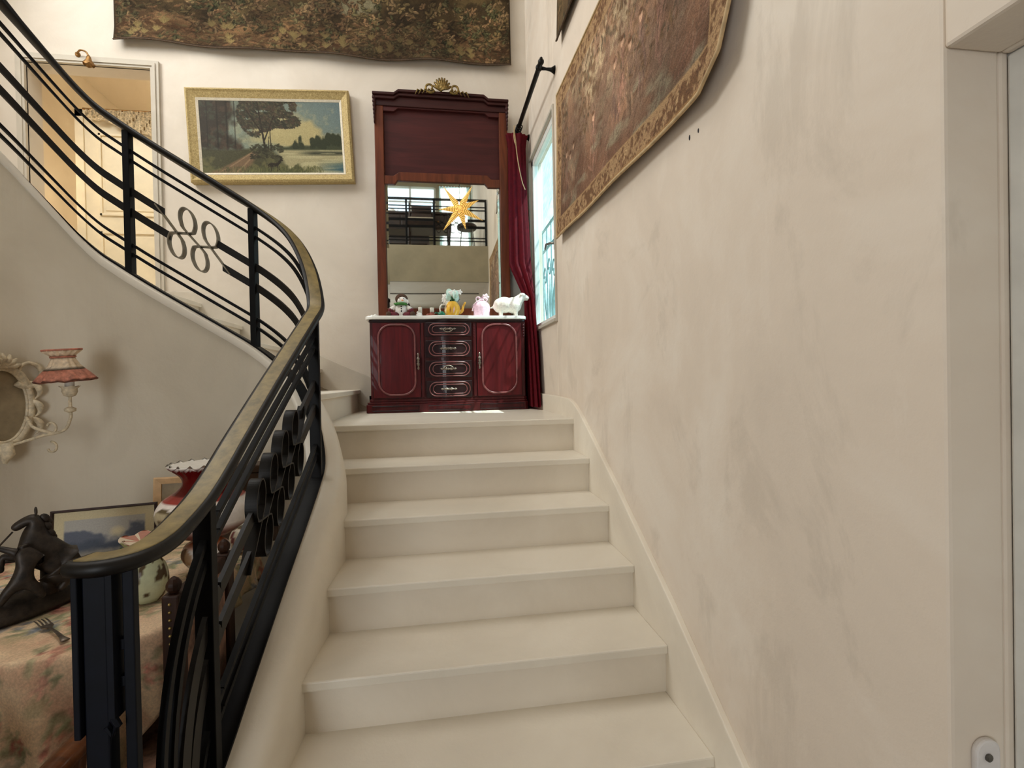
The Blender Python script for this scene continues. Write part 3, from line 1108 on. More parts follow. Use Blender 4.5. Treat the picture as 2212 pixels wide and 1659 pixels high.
ST = .066
obj('stile', rm(box(MX0, MX0 + ST, MY - .010, MY + .045, MZ0, 3.50)), 'walnut_frame', mr, bevel=.004)
obj('stile', rm(box(MX1 - ST, MX1, MY - .010, MY + .045, MZ0, 3.50)), 'walnut_frame', mr, bevel=.004)
obj('bottom_rail', rm(box(MX0 + ST, MX1 - ST, MY - .008, MY + .045, MZ0, MZ0 + .088)), 'walnut_frame', mr, bevel=.003)
GT = 2.905                                                  # glass shoulder height
mid = [(MX0 + ST, GT), (MX0 + ST + .075, GT), (MX0 + ST + .095, GT + .028), (MX1 - ST - .12, GT + .028), (MX1 - ST - .095, GT), (MX1 - ST, GT),
       (MX1 - ST, 2.968), (MX1 - ST - .07, 2.968), (MX1 - ST - .10, 2.998), (MX0 + ST + .11, 2.998), (MX0 + ST + .07, 2.968), (MX0 + ST, 2.968)]
obj('middle_rail', rm(prism(mid, 'y', MY - .006, MY + .04)), 'walnut_frame', mr, bevel=.003)
top_in = 3.455
crown = [(MX0 + ST, top_in), (MX0 + ST + .08, top_in), (MX0 + ST + .11, top_in + .025), (MX1 - ST - .11, top_in + .025), (MX1 - ST - .08, top_in), (MX1 - ST, top_in), (MX1 - ST, 3.53), (MX0 + ST, 3.53)]
obj('top_rail', rm(prism(crown, 'y', MY - .006, MY + .04)), 'walnut_panel', mr, bevel=.003)
obj('upper_panel', rm(box(MX0 + .05, MX1 - .05, MY + .020, MY + .040, 2.93, 3.52)), 'walnut_panel', mr)


def crown_line(zb):
    return [(MX0 - .008, zb), (MX0 + .15, zb), (MX0 + .165, zb + .012), (MX0 + .185, zb + .026), (MX1 - .185, zb + .026), (MX1 - .165, zb + .012), (MX1 - .15, zb), (MX1 + .008, zb)]


cr = obj('crown', rm(join(prism(crown_line(3.535) + [(MX1, 3.49), (MX0, 3.49)], 'y', MY - .016, MY + .045),
                          prism([(x, z + .022) for x, z in crown_line(3.535)] + crown_line(3.535)[::-1], 'y', MY - .036, MY + .045),
                          prism([(x, z + .042) for x, z in crown_line(3.535)] + [(x, z + .022) for x, z in crown_line(3.535)][::-1], 'y', MY - .050, MY + .045))), 'walnut_crown', mr, bevel=.005)
for sx in (MX0 + .004, MX1 - .004):
    obj('corner_drop', rm(join(*[sphere((sx, MY - .022, 3.545 - .03 * j), (.016 - .0016 * j, .018, .020), 8, 6) for j in range(7)])), 'walnut_crown', mr, smooth=True)
gl_ = obj('glass', rm(box(MX0 + ST - .004, MX1 - ST + .004, MY + .012, MY + .018, MZ0 + .08, 2.95)), 'mirror_glass', mr)
bv = .022
x0, x1, z0 = MX0 + ST, MX1 - ST, MZ0 + .088
bev = [(x0, z0), (x0 + bv, z0), (x0 + bv, GT), (x0, GT)]
for xa, xb in ((x0, x0 + bv), (x1, x1 - bv)):
    obj('bevel_edge', rm(([(xa, MY + .011, z0), (xb, MY + .008, z0), (xb, MY + .008, GT), (xa, MY + .011, GT), (xb, MY + .012, z0), (xb, MY + .012, GT)], [(0, 1, 2, 3), (1, 4, 5, 2)])), 'mirror_glass', gl_)
# gilt crest: shell, scrolls and leaf sprays
gc = obj('crest', rm(join(
    *[tube([(.088 + .004 * math.sin(a) * j, MY - .055 - .004 * j, 3.600), (.088 + .075 * math.sin(a) * .55, MY - .062, 3.600 + .055 * math.cos(a)), (.088 + .075 * math.sin(a), MY - .050, 3.600 + .105 * math.cos(a))], [.006, .013, .007], 6) for j, a in enumerate(np.linspace(-1.15, 1.15, 9))],
    sphere((.088, MY - .062, 3.625), (.022, .016, .022), 10, 8))), 'gilt', mr, smooth=True)
for sg in (-1, 1):
    sp = [(.088 + sg * (.092 + .030 * math.cos(t) * (1 - t / 8)), MY - .052, 3.625 + .030 * math.sin(t) * (1 - t / 8)) for t in np.linspace(-2.6, 4.2, 28)]
    obj('scroll', rm(tube(sp, [.010 - .004 * k / 27 for k in range(28)], 6)), 'gilt', gc, smooth=True)
    for j in range(5):
        xl = .088 + sg * (.05 + .028 * j)
        obj('leaf', rm(tube([(xl, MY - .045, 3.600), (xl + sg * .022, MY - .060, 3.612 - .003 * j), (xl + sg * .042, MY - .050, 3.590 - .006 * j)], [.004, .011, .003], 6, flat=(1, .6))), 'gilt', gc, smooth=True)

# ------------------------------------------------------------------ ornaments on the marble
TZ = 1.8725
# snowman
sn = empty('snowman_plush', (-.245, 3.74, TZ))
tag(sn, 'seated plush snowman with brown hat, green scarf and maroon mittens', 'plush toy')
obj('body', join(sphere((0, 0, .052), (.045, .040, .052), 18, 12)), 'felt_white', sn, smooth=True)
hd = obj('head', sphere((.008, -.006, .122), (.036, .034, .034), 18, 12), 'felt_white', sn, smooth=True)
obj('hat', join(sphere((.004, .006, .134), (.046, .040, .040), 16, 10)), 'felt_brown', hd, smooth=True)
obj('nose', tube([(.010, -.036, .120), (.024, -.060, .114)], [.005, .001], 8), 'orange_felt', hd, smooth=True)
for dx in (-.006, .022):
    obj('eye', sphere((dx, -.038, .130), .0035, 8, 6), 'black_bead', hd, smooth=True)
obj('earmuff', sphere((.044, -.008, .112), (.012, .012, .018), 10, 8), 'felt_white', hd, smooth=True)
obj('scarf', join(tube([(.038 * math.cos(t), .036 * math.sin(t) - .004, .094) for t in np.linspace(0, 2 * PI, 20)[:-1]], .010, 8, closed=True), tube([(-.010, -.040, .094), (-.034, -.046, .088), (-.046, -.044, .096)], [.010, .011, .007], 8, flat=(1, .6))), 'felt_green', sn, smooth=True)
for k, zz in enumerate((.074, .058, .040)):
    obj('button', sphere((.004, -.0405 + .003 * k * 0, zz), (.005, .003, .005 + .002 * (k == 2)), 8, 6), 'black_bead', sn, smooth=True)
for sg in (-1, 1):
    obj('arm', tube([(sg * .036, 0, .082), (sg * .060, -.012, .062), (sg * .074, -.022, .052)], [.014, .017, .016], 10), 'felt_white', sn, smooth=True)
    obj('mitten', sphere((sg * .072, -.020, .046), (.020, .018, .020), 10, 8), 'felt_maroon', sn, smooth=True)
    obj('leg', tube([(sg * .024, -.016, .016), (sg * .052, -.040, .016), (sg * .074, -.050, .017)], [.018, .018, .017], 10), 'felt_maroon', sn, smooth=True)
    obj('boot', sphere((sg * .084, -.056, .018), (.020, .022, .018), 10, 8), 'felt_brown', sn, smooth=True)
# snowman candle
sc_ = empty('candle_figurine', (-.112, 3.73, TZ))
tag(sc_, 'small white candle in a glittery white snow figure holder', 'candle')
obj('holder', join(sphere((-.014, 0, .014), .014, 10, 8), sphere((-.014, 0, .034), .009, 10, 8), lathe([(.018, 0), (.022, .008), (.016, .03), (.015, .032)], 12)), 'ceramic_white', sc_, smooth=True)
obj('candle', xf(lathe([(.0145, .03), (.0145, .068), (.012, .072), (.001, .072)], 14), (0.004, 0, 0)), 'wax_white', sc_, smooth=True)
obj('wick', tube([(.004, 0, .070), (.005, 0, .084)], .0015, 6), 'cord_tan', sc_)
# candle in brown holder
c2 = empty('pillar_candle', (-.022, 3.735, TZ))
tag(c2, 'cream pillar candle in a small brown pottery holder', 'candle')
obj('holder', join(lathe([(.016, 0), (.024, .006), (.020, .02), (.017, .034)], 14), sphere((-.026, 0, .014), (.018, .013, .014), 10, 8)), 'terracotta', c2, smooth=True)
obj('candle', lathe([(.0155, .034), (.0155, .068), (.014, .070), (.002, .070)], 14), 'wax_white', c2, smooth=True)
gg = obj('glass_trinket', xf(join(lathe([(.012, 0), (.028, .008), (.030, .018), (.018, .032), (.004, .036)], 14), tube([(-.02, 0, .02), (-.042, 0, .026), (-.05, 0, .018)], [.006, .005, .003], 8)), (.046, 3.675, TZ)), 'green_glass', smooth=True)
tag(gg, 'small dark green glass trinket beside the yellow teapot', 'ornament')
tr_ = obj('porcelain_trinket', xf(join(lathe([(.012, 0), (.018, .006), (.010, .014), (.004, .018)], 12), sphere((-.022, 0, .007), (.012, .008, .007), 8, 6)), (-.425, 3.70, TZ)), 'ceramic_white', smooth=True)
tag(tr_, 'tiny white porcelain trinket at the corner of the marble top', 'ornament')
# yellow teapot with artificial flowers
tp = empty('teapot_planter', (.128, 3.745, TZ))
tag(tp, 'yellow floral teapot filled with pale leaves and white flowers', 'teapot')
prof = [(.030, 0), (.036, .003), (.052, .022), (.060, .048), (.056, .078), (.044, .100), (.034, .112), (.030, .116), (.026, .112)]
NS = 40
pv, pf = lathe(prof, NS)
body = obj('body', (pv, pf), 'glazed', tp, smooth=True)
ca = body.data.color_attributes.new('Col', 'FLOAT_COLOR', 'POINT')
cols = []
fl = [(random.uniform(0, 6.28), random.uniform(.02, .1), random.choice([(236, 232, 224), (250, 226, 150), (120, 60, 40), (230, 190, 200)])) for _ in range(26)]
for v in body.data.vertices:
    a_ = math.atan2(v.co.y, v.co.x)
    c_ = np.array((222, 170, 62.)) * (1.0 + .06 * math.sin(5 * a_))
    for fa, fz, fc in fl:
        dd = ((math.atan2(math.sin(a_ - fa), math.cos(a_ - fa)) * .055) ** 2 + (v.co.z - fz) ** 2)
        if dd < .00012:
            c_ = np.array(fc, float)
    cols += list(lin(c_)) + [1.0]
ca.data.foreach_set('color', cols)
plain('teapot_yellow', (222, 168, 60), .25, var=.12, scale=50)
obj('spout', tube(catmull([(.046, 0, .034), (.072, -.004, .050), (.082, -.004, .085), (.098, -.004, .112)], 5), [.017, .016, .015, .014, .013, .012, .011, .010, .0095, .009, .0085, .008, .008, .0075, .007, .007], 10), 'teapot_yellow', tp, smooth=True)
obj('handle', tube(catmull([(-.044, 0, .096), (-.080, 0, .092), (-.092, 0, .058), (-.076, 0, .026), (-.050, 0, .020)], 5), .0055, 8), 'ceramic_white', tp, smooth=True)
obj('foot', lathe([(.040, 0), (.042, .004), (.034, .010)], 20), 'ceramic_white', tp, smooth=True)
for k in range(7):
    a_, rr = k * .9 + .3, .026 + .018 * (k % 3)
    cx, cy = rr * math.cos(a_), rr * math.sin(a_) * .7
    obj('leaf', xf(sphere((0, 0, 0), (.024, .007, .030), 10, 8), (cx + .004, cy, .148 + .012 * (k % 4)), a_, ry=.5 * math.sin(a_)), 'leaf_pale', tp, smooth=True)
for k in range(4):
    obj('dark_leaf', xf(sphere((0, 0, 0), (.010, .006, .030), 8, 6), (-.012 + .008 * k, .010 - .012 * (k % 2), .128), .6 * k, ry=.4 * (k - 1.5)), 'leaf_green', tp, smooth=True)
for k in range(10):
    a_ = k * 2.4
    px, pz = -.034 - .022 * (k % 3) * .6 + .006 * math.cos(a_), .105 + .010 * k
    if k > 5:
        px = -.01 + .022 * (k - 6)
        pz = .178 + .008 * (k % 2)
    obj('flower', join(*[xf(sphere((0, 0, 0), (.013, .006, .008), 8, 6), (px + .009 * math.cos(q), -.012 + .004 * (k % 2), pz + .009 * math.sin(q)), 0, ry=-q) for q in np.linspace(0, 2 * PI, 6)[:-1]]), 'felt_white', tp, smooth=True)
# pink sachet bag
pb = empty('sachet_bag', (.345, 3.745, TZ))
tag(pb, 'pink drawstring sachet bag with a pink bow tied at its neck', 'bag')


def pouch(i, a):
    return (.0025 * math.sin(9 * a + i) if i < 8 else .005 * math.sin(8 * a), .004 * math.sin(8 * a) if i >= 9 else 0)


obj('pouch', lathe([(.055, 0), (.062, .006), (.060, .030), (.062, .070), (.056, .096), (.040, .112), (.022, .122), (.014, .128), (.022, .140), (.030, .148), (.022, .147), (.010, .130)], 32, pouch), 'pink_cloth', pb, smooth=True)
for sg in (-1, 1):
    obj('bow_loop', tube([(sg * (.012 + .030 * math.sin(t) ** 2), -.024, .132 + .018 * math.sin(2 * t) + sg * 0) for t in np.linspace(0, PI, 16)], .006, 8, flat=(1, .7)), 'pink_light', pb, smooth=True)
obj('bow_knot', sphere((0, -.022, .130), (.010, .008, .010), 10, 8), 'pink_light', pb, smooth=True)
obj('flower', join(*[xf(sphere((0, 0, 0), (.014, .006, .010), 8, 6), (.030 + .013 * math.cos(q), -.026, .148 + .013 * math.sin(q)), 0, ry=-q) for q in np.linspace(0, 2 * PI, 6)[:-1]]), 'pink_light', pb, smooth=True)
obj('ribbon_tail', join(tube([(-.012, -.026, .128), (-.042, -.034, .108), (-.062, -.024, .092)], [.003, .005, .003], 6), tube([(-.055, -.01, .10), (-.066, -.02, .06), (-.068, -.02, .045)], [.003, .006, .008], 6)), 'pink_light', pb, smooth=True)
# sheep
sh = empty('sheep_figurine', (.548, 3.715, TZ))
tag(sh, 'cream woolly sheep figurine standing beside the red curtain', 'figurine')
remesh(obj('body', join(sphere((-.035, 0, .088), (.078, .054, .060), 20, 14), sphere((.030, 0, .086), (.066, .052, .060), 20, 14), sphere((-.078, 0, .082), (.040, .046, .052), 16, 10),
                        tube([(.055, 0, .105), (.082, 0, .132), (.096, 0, .148)], [.046, .036, .030], 12), sphere((.102, 0, .152), (.032, .028, .028), 14, 10), tube([(.102, 0, .150), (.130, 0, .142), (.150, 0, .134)], [.028, .022, .015], 12),
                        *[tube([(lx, ly, .075), (lx + .004, ly, .035), (lx + .004, ly, .001)], [.026, .015, .013], 10) for lx in (-.066, .046) for ly in (-.022, .022)],
                        sphere((-.112, 0, .075), (.010, .010, .022), 8, 6)), 'wool_white', sh), .005)
for sg in (-1, 1):
    obj('ear', xf(sphere((0, 0, 0), (.010, .017, .006), 8, 6), (.090, sg * .026, .158), sg * .3), 'wool_white', sh, smooth=True)
    obj('eye', sphere((.114, sg * .018, .146), .003, 8, 6), 'black_bead', sh, smooth=True)

# ------------------------------------------------------------------ curtain and rod
cu = empty('curtain', (.66, 3.85, LZ))
tag(cu, 'dark red velvet curtain gathered beside the window', 'curtain')
CV, CF = [], []
NA, NZ = 96, 60
for j in range(NZ + 1):
    t = j / NZ
    z = 3.312 - (3.312 - 1.20) * t
    kx = [0, .05, .25, .48, .61, .80, 1]
    cx = np.interp(t, kx, [.655, .655, .655, .660, .7215, .7215, .7215])
    cy = np.interp(t, kx, [3.87, 3.87, 3.87, 3.86, 3.80, 3.74, 3.71])
    rx = np.interp(t, kx, [.070, .058, .062, .074, .033, .032, .032])
    ry = np.interp(t, kx, [.030, .026, .036, .060, .095, .15, .19])
    for i in range(NA):
        a_ = 2 * PI * i / NA
        w_ = 1 + .20 * math.sin(9 * a_ + 1.1 * math.sin(3 * t)) + .10 * math.sin(5 * a_ + 2.3 * t + 1)
        if j == 0:
            w_ *= 1.05
        CV.append((min(cx + rx * w_ * math.cos(a_), .762) - .66, cy + ry * w_ * math.sin(a_) - 3.85, z - LZ))
for j in range(NZ):
    for i in range(NA):
        i2 = (i + 1) % NA
        CF.append((j * NA + i, j * NA + i2, (j + 1) * NA + i2, (j + 1) * NA + i))
obj('cloth', (CV, CF), 'velvet_red', cu, smooth=True)
obj('tieback_cord', join(tube(catmull([(-.03, -.045, 3.35 - LZ), (-.035, -.06, 3.24 - LZ), (-.02, -.055, 3.20 - LZ), (-.03, -.05, 3.30 - LZ)], 5), .0035, 6),
                         tube(catmull([(-.03, -.045, 3.33 - LZ), (-.01, -.05, 3.10 - LZ), (.02, -.052, 2.93 - LZ), (.045, -.05, 2.86 - LZ)], 5), .0035, 6)), 'cord_tan', cu, smooth=True)
rd = empty('curtain_rod', (.67, 3.4, 3.335))
tag(rd, 'dark metal curtain rod on a flared wall bracket above the window', 'curtain rod')
obj('pole', tube([(0, -.39, .0), (0, .56, .022)], .0155, 14), 'iron_warm', rd, smooth=True)
obj('finial', join(sphere((0, -.40, .0), .019, 12, 8), sphere((-.002, -.415, .010), .010, 8, 6)), 'iron_warm', rd, smooth=True)
for y in (-.34, .54):
    obj('bracket', join(tube([(.004, y, 0), (.045, y, -.004), (.075, y, -.006), (.0995, y, -.006)], [.013, .008, .012, .026], 12), sphere((0, y, 0), .022, 12, 8)), 'iron_warm', rd, smooth=True)
for k in range(4):
    yy = .40 + .035 * k
    obj('ring', tube([(.022 * math.cos(t), yy + .004 * math.sin(t), .006 + .022 * math.sin(t)) for t in np.linspace(0, 2 * PI, 18)[:-1]], .004, 6, closed=True), 'iron', rd, smooth=True)
# ------------------------------------------------------------------ tapestries
def verdure(p, seed, base, cols, n, ground=None, smin=.010, smax=.026):
    rg = np.random.default_rng(seed)
    f1 = fbm(p.x, p.y, 5, seed, 4)
    f2 = fbm(p.x, p.y, 14, seed + 9, 4)
    p.C[:] = base
    p.blend(np.clip((f1 - .45) * 5, 0, 1), cols[0])
    p.blend(np.clip((f2 - .52) * 6, 0, 1) * .7, cols[1])
    if ground is not None:
        ground(p)
    k = 0
    while k < n:                                          # clumps of leaves
        cx, cy = rg.uniform(0, p.w), rg.uniform(0, p.h)
        d = vnoise(np.array([cx]), np.array([cy]), 4.5, seed + 3)[0]
        c = np.array(cols[2 + int(rg.integers(len(cols) - 2))], float) * rg.uniform(.75, 1.15)
        m_ = int(rg.integers(5, 10))
        R = rg.uniform(.02, .055)
        if d < .30:
            k += m_
            continue
        for _ in range(m_):
            a_ = rg.uniform(0, 2 * PI)
            q = R * math.sqrt(rg.uniform(0, 1))
            s_ = rg.uniform(smin, smax)
            p.dab(cx + q * math.cos(a_), cy + q * math.sin(a_), s_ * 1.15, s_ * .62, a_ + rg.normal() * .5, c * .42, 3, .8)
            p.dab(cx + q * math.cos(a_), cy + q * math.sin(a_) + .002, s_, s_ * .46, a_ + rg.normal() * .3, c, 3, .85, .25)
            k += 1


# long verdure tapestry on the back wall
TW, TH = 2.87, 1.40
pt = Paint(TW, TH, .0052)


def ground_back(p):
    g = np.clip((.20 + .06 * np.sin(p.x * 5 + 1) + .10 * (fbm(p.x, p.y, 3, 5) - .5) - p.y) * 14, 0, 1)
    p.blend(g * .8, (78, 58, 40))
    path_ = np.clip(1 - np.abs((p.y - .17 - .03 * np.sin(p.x * 7)) / .055), 0, 1) * np.clip((fbm(p.x, p.y, 4, 71) - .40) * 5, 0, 1)
    p.blend(np.clip(path_ * 1.6, 0, 1) * .85, (126, 96, 66))
    p.blend(np.clip((fbm(p.x * .35, p.y * 3, 9, 33) - .5) * 5, 0, 1) * g * .6, (58, 38, 24))
    w = np.clip(1 - ((p.x - 1.62) / .26) ** 2 - ((p.y - .42) / .12) ** 2, 0, 1)
    p.blend(np.clip(w * 2, 0, 1) * .8, (118, 112, 88))


verdure(pt, 21, (62, 50, 33), [(84, 70, 46), (42, 34, 24), (134, 110, 78), (114, 96, 64), (98, 90, 62), (122, 96, 68), (80, 78, 52)], 9500, ground_back)
rg = np.random.default_rng(15)
for _ in range(1900):
    cx, cy = rg.uniform(0, TW), rg.uniform(0, 1) ** 1.5 * .34
    c = np.array([(58, 44, 31), (44, 36, 25), (92, 74, 50), (112, 88, 60), (74, 68, 45), (100, 72, 50)][int(rg.integers(6))], float) * rg.uniform(.8, 1.15)
    pt.dab(cx, cy, rg.uniform(.010, .034), rg.uniform(.004, .010), rg.normal() * .45, c, 3, .6, .3)
rg = np.random.default_rng(5)
for _ in range(40):                                       # grass tufts along the lower edge
    cx, cy = rg.uniform(.1, TW - .1), rg.uniform(.03, .16)
    for q in range(8):
        a_ = PI / 2 + (q - 3.5) * .22
        l_ = rg.uniform(.035, .06)
        pt.dab(cx + math.cos(a_) * l_ * .5, cy + math.sin(a_) * l_ * .5, l_ * .55, .0055, a_, (118, 102, 66), 2, .8)
pt.C *= (.62 + .76 * fbm(pt.x, pt.y, 3.2, 301, 3))[..., None]
pt.blend(np.clip((fbm(pt.x, pt.y, 2.6, 311, 3) - .52) * 6, 0, 1) * .35, (44, 34, 24))
pt.blend(np.clip((.020 - pt.y) / .010, 0, 1), (52, 40, 30))
pt.blend(np.clip((.016 - pt.x) / .010, 0, 1) + np.clip((pt.x - TW + .016) / .010, 0, 1), (50, 40, 28))
tb = empty('verdure_tapestry', (-2.23, 3.985, 3.885))
tag(tb, 'long brown and green leafy tapestry hung high on the back wall', 'tapestry')


def pos_back(x, y):
    sag = .010 * np.sin(x * 6.1) * np.clip(1 - y / .5, 0, 1) + .012 * (x / TW) ** 2 + .020 * np.clip((x - 2.4) / .47, 0, 1)
    curl = .014 * np.clip(1 - y / .10, 0, 1) * (1 + .7 * np.sin(x * 9))
    return (x + .012 * np.clip(y, 0, .1), -.004 - curl - .006 * np.sin(x * 5) ** 2, y + sag)


pt.mesh('weaving', 'tapestry', pos_back, tb, .004)
xs = np.linspace(0, TW, 80)
pb_ = [pos_back(np.array([x]), np.array([0.0])) for x in xs]
obj('hem', tube([(float(a[0][0]), float(a[1][0]) - .003, float(a[2][0])) for a in pb_], .005, 6), 'tape_hem', tb, smooth=True)

# pastoral tapestry with woven border on the right wall
RW, RH = 1.81, .855
pr_ = Paint(RW, RH, .0042)
B = .098
inx = np.minimum(np.minimum(pr_.x, RW - pr_.x), np.minimum(pr_.y, RH - pr_.y))
X, Y = pr_.x, pr_.y
pr_.C[:] = (120, 96, 78)
f = fbm(X, Y, 6, 41, 5)
f2 = fbm(X, Y, 18, 52, 4)
sky = np.clip((Y - .46 - .12 * np.sin(X * 5 + .6)) * 7, 0, 1) * np.clip((f - .40) * 8, 0, 1)
pr_.blend(sky, (166, 146, 116))
pr_.blend(np.clip((f2 - .50) * 6, 0, 1) * .75, (96, 72, 54))
pr_.blend(np.clip((fbm(X, Y, 9, 61, 4) - .53) * 8, 0, 1) * .7, (142, 108, 84))
pr_.blend(np.clip((.30 + .10 * np.sin(X * 4) - Y) * 8, 0, 1) * .75, (108, 78, 60))
pr_.blend(np.clip((fbm(X * .6, Y * 1.6, 8, 88, 4) - .55) * 7, 0, 1) * np.clip((.5 - Y) * 4, 0, 1), (134, 122, 100))
rg = np.random.default_rng(12)
for _ in range(900):                                       # trees
    cx, cy = rg.uniform(.1, RW - .1), rg.uniform(.30, .76)
    t_ = vnoise(np.array([cx]), np.array([cy * .5]), 5.0, 91)[0]
    if t_ > .5:
        c = np.array([(92, 70, 50), (106, 84, 60), (84, 74, 58), (116, 92, 68)][int(rg.integers(4))]) * rg.uniform(.85, 1.2)
        pr_.dab(cx, cy, rg.uniform(.010, .028), rg.uniform(.005, .012), rg.uniform(0, PI), c, 3, .75, .2)
for gx, gy in ((.22, .28), (.30, .24), (.36, .27), (.98, .34), (1.06, .38), (1.14, .32), (1.24, .36), (1.40, .34), (.70, .26)):   # figures in robes
    c = np.array([(158, 118, 100), (148, 120, 96), (170, 134, 112), (126, 100, 88)][int(rg.integers(4))], float)
    for q in range(14):
        pr_.dab(gx + rg.normal() * .022, gy + rg.uniform(-.12, .10), rg.uniform(.03, .06), rg.uniform(.006, .012), PI / 2 + rg.normal() * .35, c * rg.uniform(.65, 1.15), 3, .5, .3)
    pr_.dab(gx, gy + .135, .018, .022, 0, (176, 142, 116), 4, 1, -.2)
    pr_.dab(gx, gy + .152, .020, .012, 0, (92, 66, 48), 4, 1)
rg = np.random.default_rng(45)
for _ in range(3200):
    cx, cy = rg.uniform(.08, RW - .08), rg.uniform(.08, RH - .08)
    t_ = vnoise(np.array([cx]), np.array([cy]), 6.0, 19)[0]
    c = np.array([(96, 74, 60), (146, 118, 98), (112, 88, 72), (128, 112, 92), (82, 66, 54), (138, 104, 90)][int(rg.integers(6))], float) * (.8 + .4 * t_)
    pr_.dab(cx, cy, rg.uniform(.010, .030), rg.uniform(.003, .007), PI / 2 * (1 if t_ > .5 else .35) + rg.normal() * .5, c, 3, .28, .35)
pr_.C *= (.68 + .64 * fbm(X, Y, 4.0, 401, 3))[..., None]
brd = np.clip((B - inx) * 400, 0, 1)
pr_.blend(brd, (158, 128, 94))
bf = fbm(X, Y, 34, 17, 3)
pr_.blend(brd * np.clip((bf - .50) * 9, 0, 1) * .9, (104, 76, 54))
rg = np.random.default_rng(3)
for _ in range(5200):
    cx, cy = rg.uniform(0, RW), rg.uniform(0, RH)
    if min(cx, RW - cx, cy, RH - cy) < B - .018 and min(cx, RW - cx, cy, RH - cy) > .016:
        pr_.dab(cx, cy, rg.uniform(.006, .014), rg.uniform(.003, .006), rg.uniform(0, PI), np.array([(110, 80, 58), (176, 146, 108), (132, 100, 76), (92, 68, 50)][int(rg.integers(4))]), 3, .85)
pr_.blend(np.clip(1 - np.abs(inx - B) / .006, 0, 1), (172, 140, 100))
pr_.blend(np.clip(1 - np.abs(inx - .010) / .009, 0, 1), (160, 126, 84))
tr2 = empty('pastoral_tapestry', (.76, 2.94, 2.20))
tag(tr2, 'brown pastoral tapestry with scrolled border on the wall beside the stairs', 'tapestry')


def pos_right(x, y):
    # x runs from the far edge to the near edge, y up; near lower corner is rounded off
    t = x / RW
    cut = np.clip((x - (RW - .16)) / .16, 0, 1) * np.clip((.16 - y) / .16, 0, 1)
    zz = y * (1 + .0 * t) + .045 * (1 - t) + (-.030) * t + .055 * cut
    yy = -(x - .045 * cut)
    off = -.012 - .016 * np.clip(1 - y / .6, 0, 1) - .008 * np.clip((x - (RW - .35)) / .35, 0, 1) ** 2 - .004 * np.sin(x * 8) * np.clip(1 - y / .3, 0, 1)
    return (off, yy, zz * np.where(y > .5, 1.0, 1.0))


pr_.mesh('weaving', 'tapestry', pos_right, tr2, .006)
edge = [(RW * t, 0.0) for t in np.linspace(0, 1, 60)] + [(RW, RH * t) for t in np.linspace(.02, 1, 30)] + [(RW * (1 - t), RH) for t in np.linspace(.02, 1, 30)] + [(0, RH * (1 - t)) for t in np.linspace(.03, .97, 20)]
ep = [pos_right(np.array([a]), np.array([b_])) for a, b_ in edge]
obj('edging', tube([(float(a[0][0]), float(a[1][0]), float(a[2][0])) for a in ep], .006, 6, closed=True), 'cord_tan', tr2, smooth=True)
# small tapestry above it
p3 = Paint(.9, .8, .012)
verdure(p3, 77, (70, 56, 40), [(96, 78, 54), (52, 42, 30), (128, 102, 70), (104, 86, 58), (88, 78, 56)], 700)
t3 = empty('upper_tapestry', (.76, 2.88, 3.385))
tag(t3, 'dark leafy tapestry hung above the curtain rod bracket', 'tapestry')
p3.mesh('weaving', 'tapestry', lambda x, y: (-.012 - .01 * np.clip(1 - y / .3, 0, 1), -x, y - .03 * x / .9), t3, .005)
obj('hem', tube([(-.024, -t * .9, -.03 * t) for t in np.linspace(0, 1, 12)], .005, 6), 'tape_hem', t3, smooth=True)

# ------------------------------------------------------------------ landscape painting
PW, PH = 1.152, .688
pa = empty('landscape_painting', (-1.177, 3.968, 3.252))
pa.rotation_euler = (0, -.044, 0)
tag(pa, 'oil painting of a woodland river with a deer, in a wide gold frame', 'painting')


def rail_poly(w, h, prof, side):
    """one mitred rail of a frame; prof = [(inset, y)]"""
    V = []
    for ins, y in prof:
        if side == 0:
            V += [(-w / 2 + ins, y, h / 2 - ins), (w / 2 - ins, y, h / 2 - ins)]
        elif side == 1:
            V += [(w / 2 - ins, y, h / 2 - ins), (w / 2 - ins, y, -h / 2 + ins)]
        elif side == 2:
            V += [(w / 2 - ins, y, -h / 2 + ins), (-w / 2 + ins, y, -h / 2 + ins)]
        else:
            V += [(-w / 2 + ins, y, -h / 2 + ins), (-w / 2 + ins, y, h / 2 - ins)]
    n = len(prof)
    F = [(2 * i, 2 * i + 1, 2 * ((i + 1) % n) + 1, 2 * ((i + 1) % n)) for i in range(n)]
    F += [tuple(2 * i for i in range(n)), tuple(2 * i + 1 for i in reversed(range(n)))]
    return V, F


for sd in range(4):
    obj('frame_rail', rail_poly(PW, PH, [(0, .045), (0, -.012), (.014, -.022), (.026, -.012), (.062, .008), (.064, .045)], sd), 'gold_frame', pa)
for sd in range(4):
    obj('liner', rail_poly(PW - .124, PH - .124, [(0, .04), (0, .006), (.016, .014), (.016, .04)], sd), 'linen', pa)
CW, CH = PW - .15, PH - .15
pc = Paint(CW, CH, .0034)
x, y = pc.x / CW, pc.y / CH
nz = fbm(pc.x, pc.y, 7, 3, 5)
nz2 = fbm(pc.x, pc.y, 22, 8, 4)
pc.C[:] = (112, 120, 106)
pc.blend(np.clip((x - .60) * 2 + (y - .7), 0, 1), (92, 106, 106))
cloud = np.clip((.98 - np.abs((x - .62) / .26) ** 1.6 - np.abs((y - .58) / .34) ** 1.6 + (nz - .5) * 1.2) * 2.2, 0, 1) * np.clip((1.35 - x - (y - .45) * .55) * 8, 0, 1)
pc.blend(cloud, (158, 146, 104))
pc.blend(np.clip(1 - np.abs((y - .47) / .10), 0, 1) * np.clip((x - .25) * 5, 0, 1), (156, 144, 102))
pc.blend(np.clip((nz2 - .55) * 6, 0, 1) * .25, (176, 164, 120))
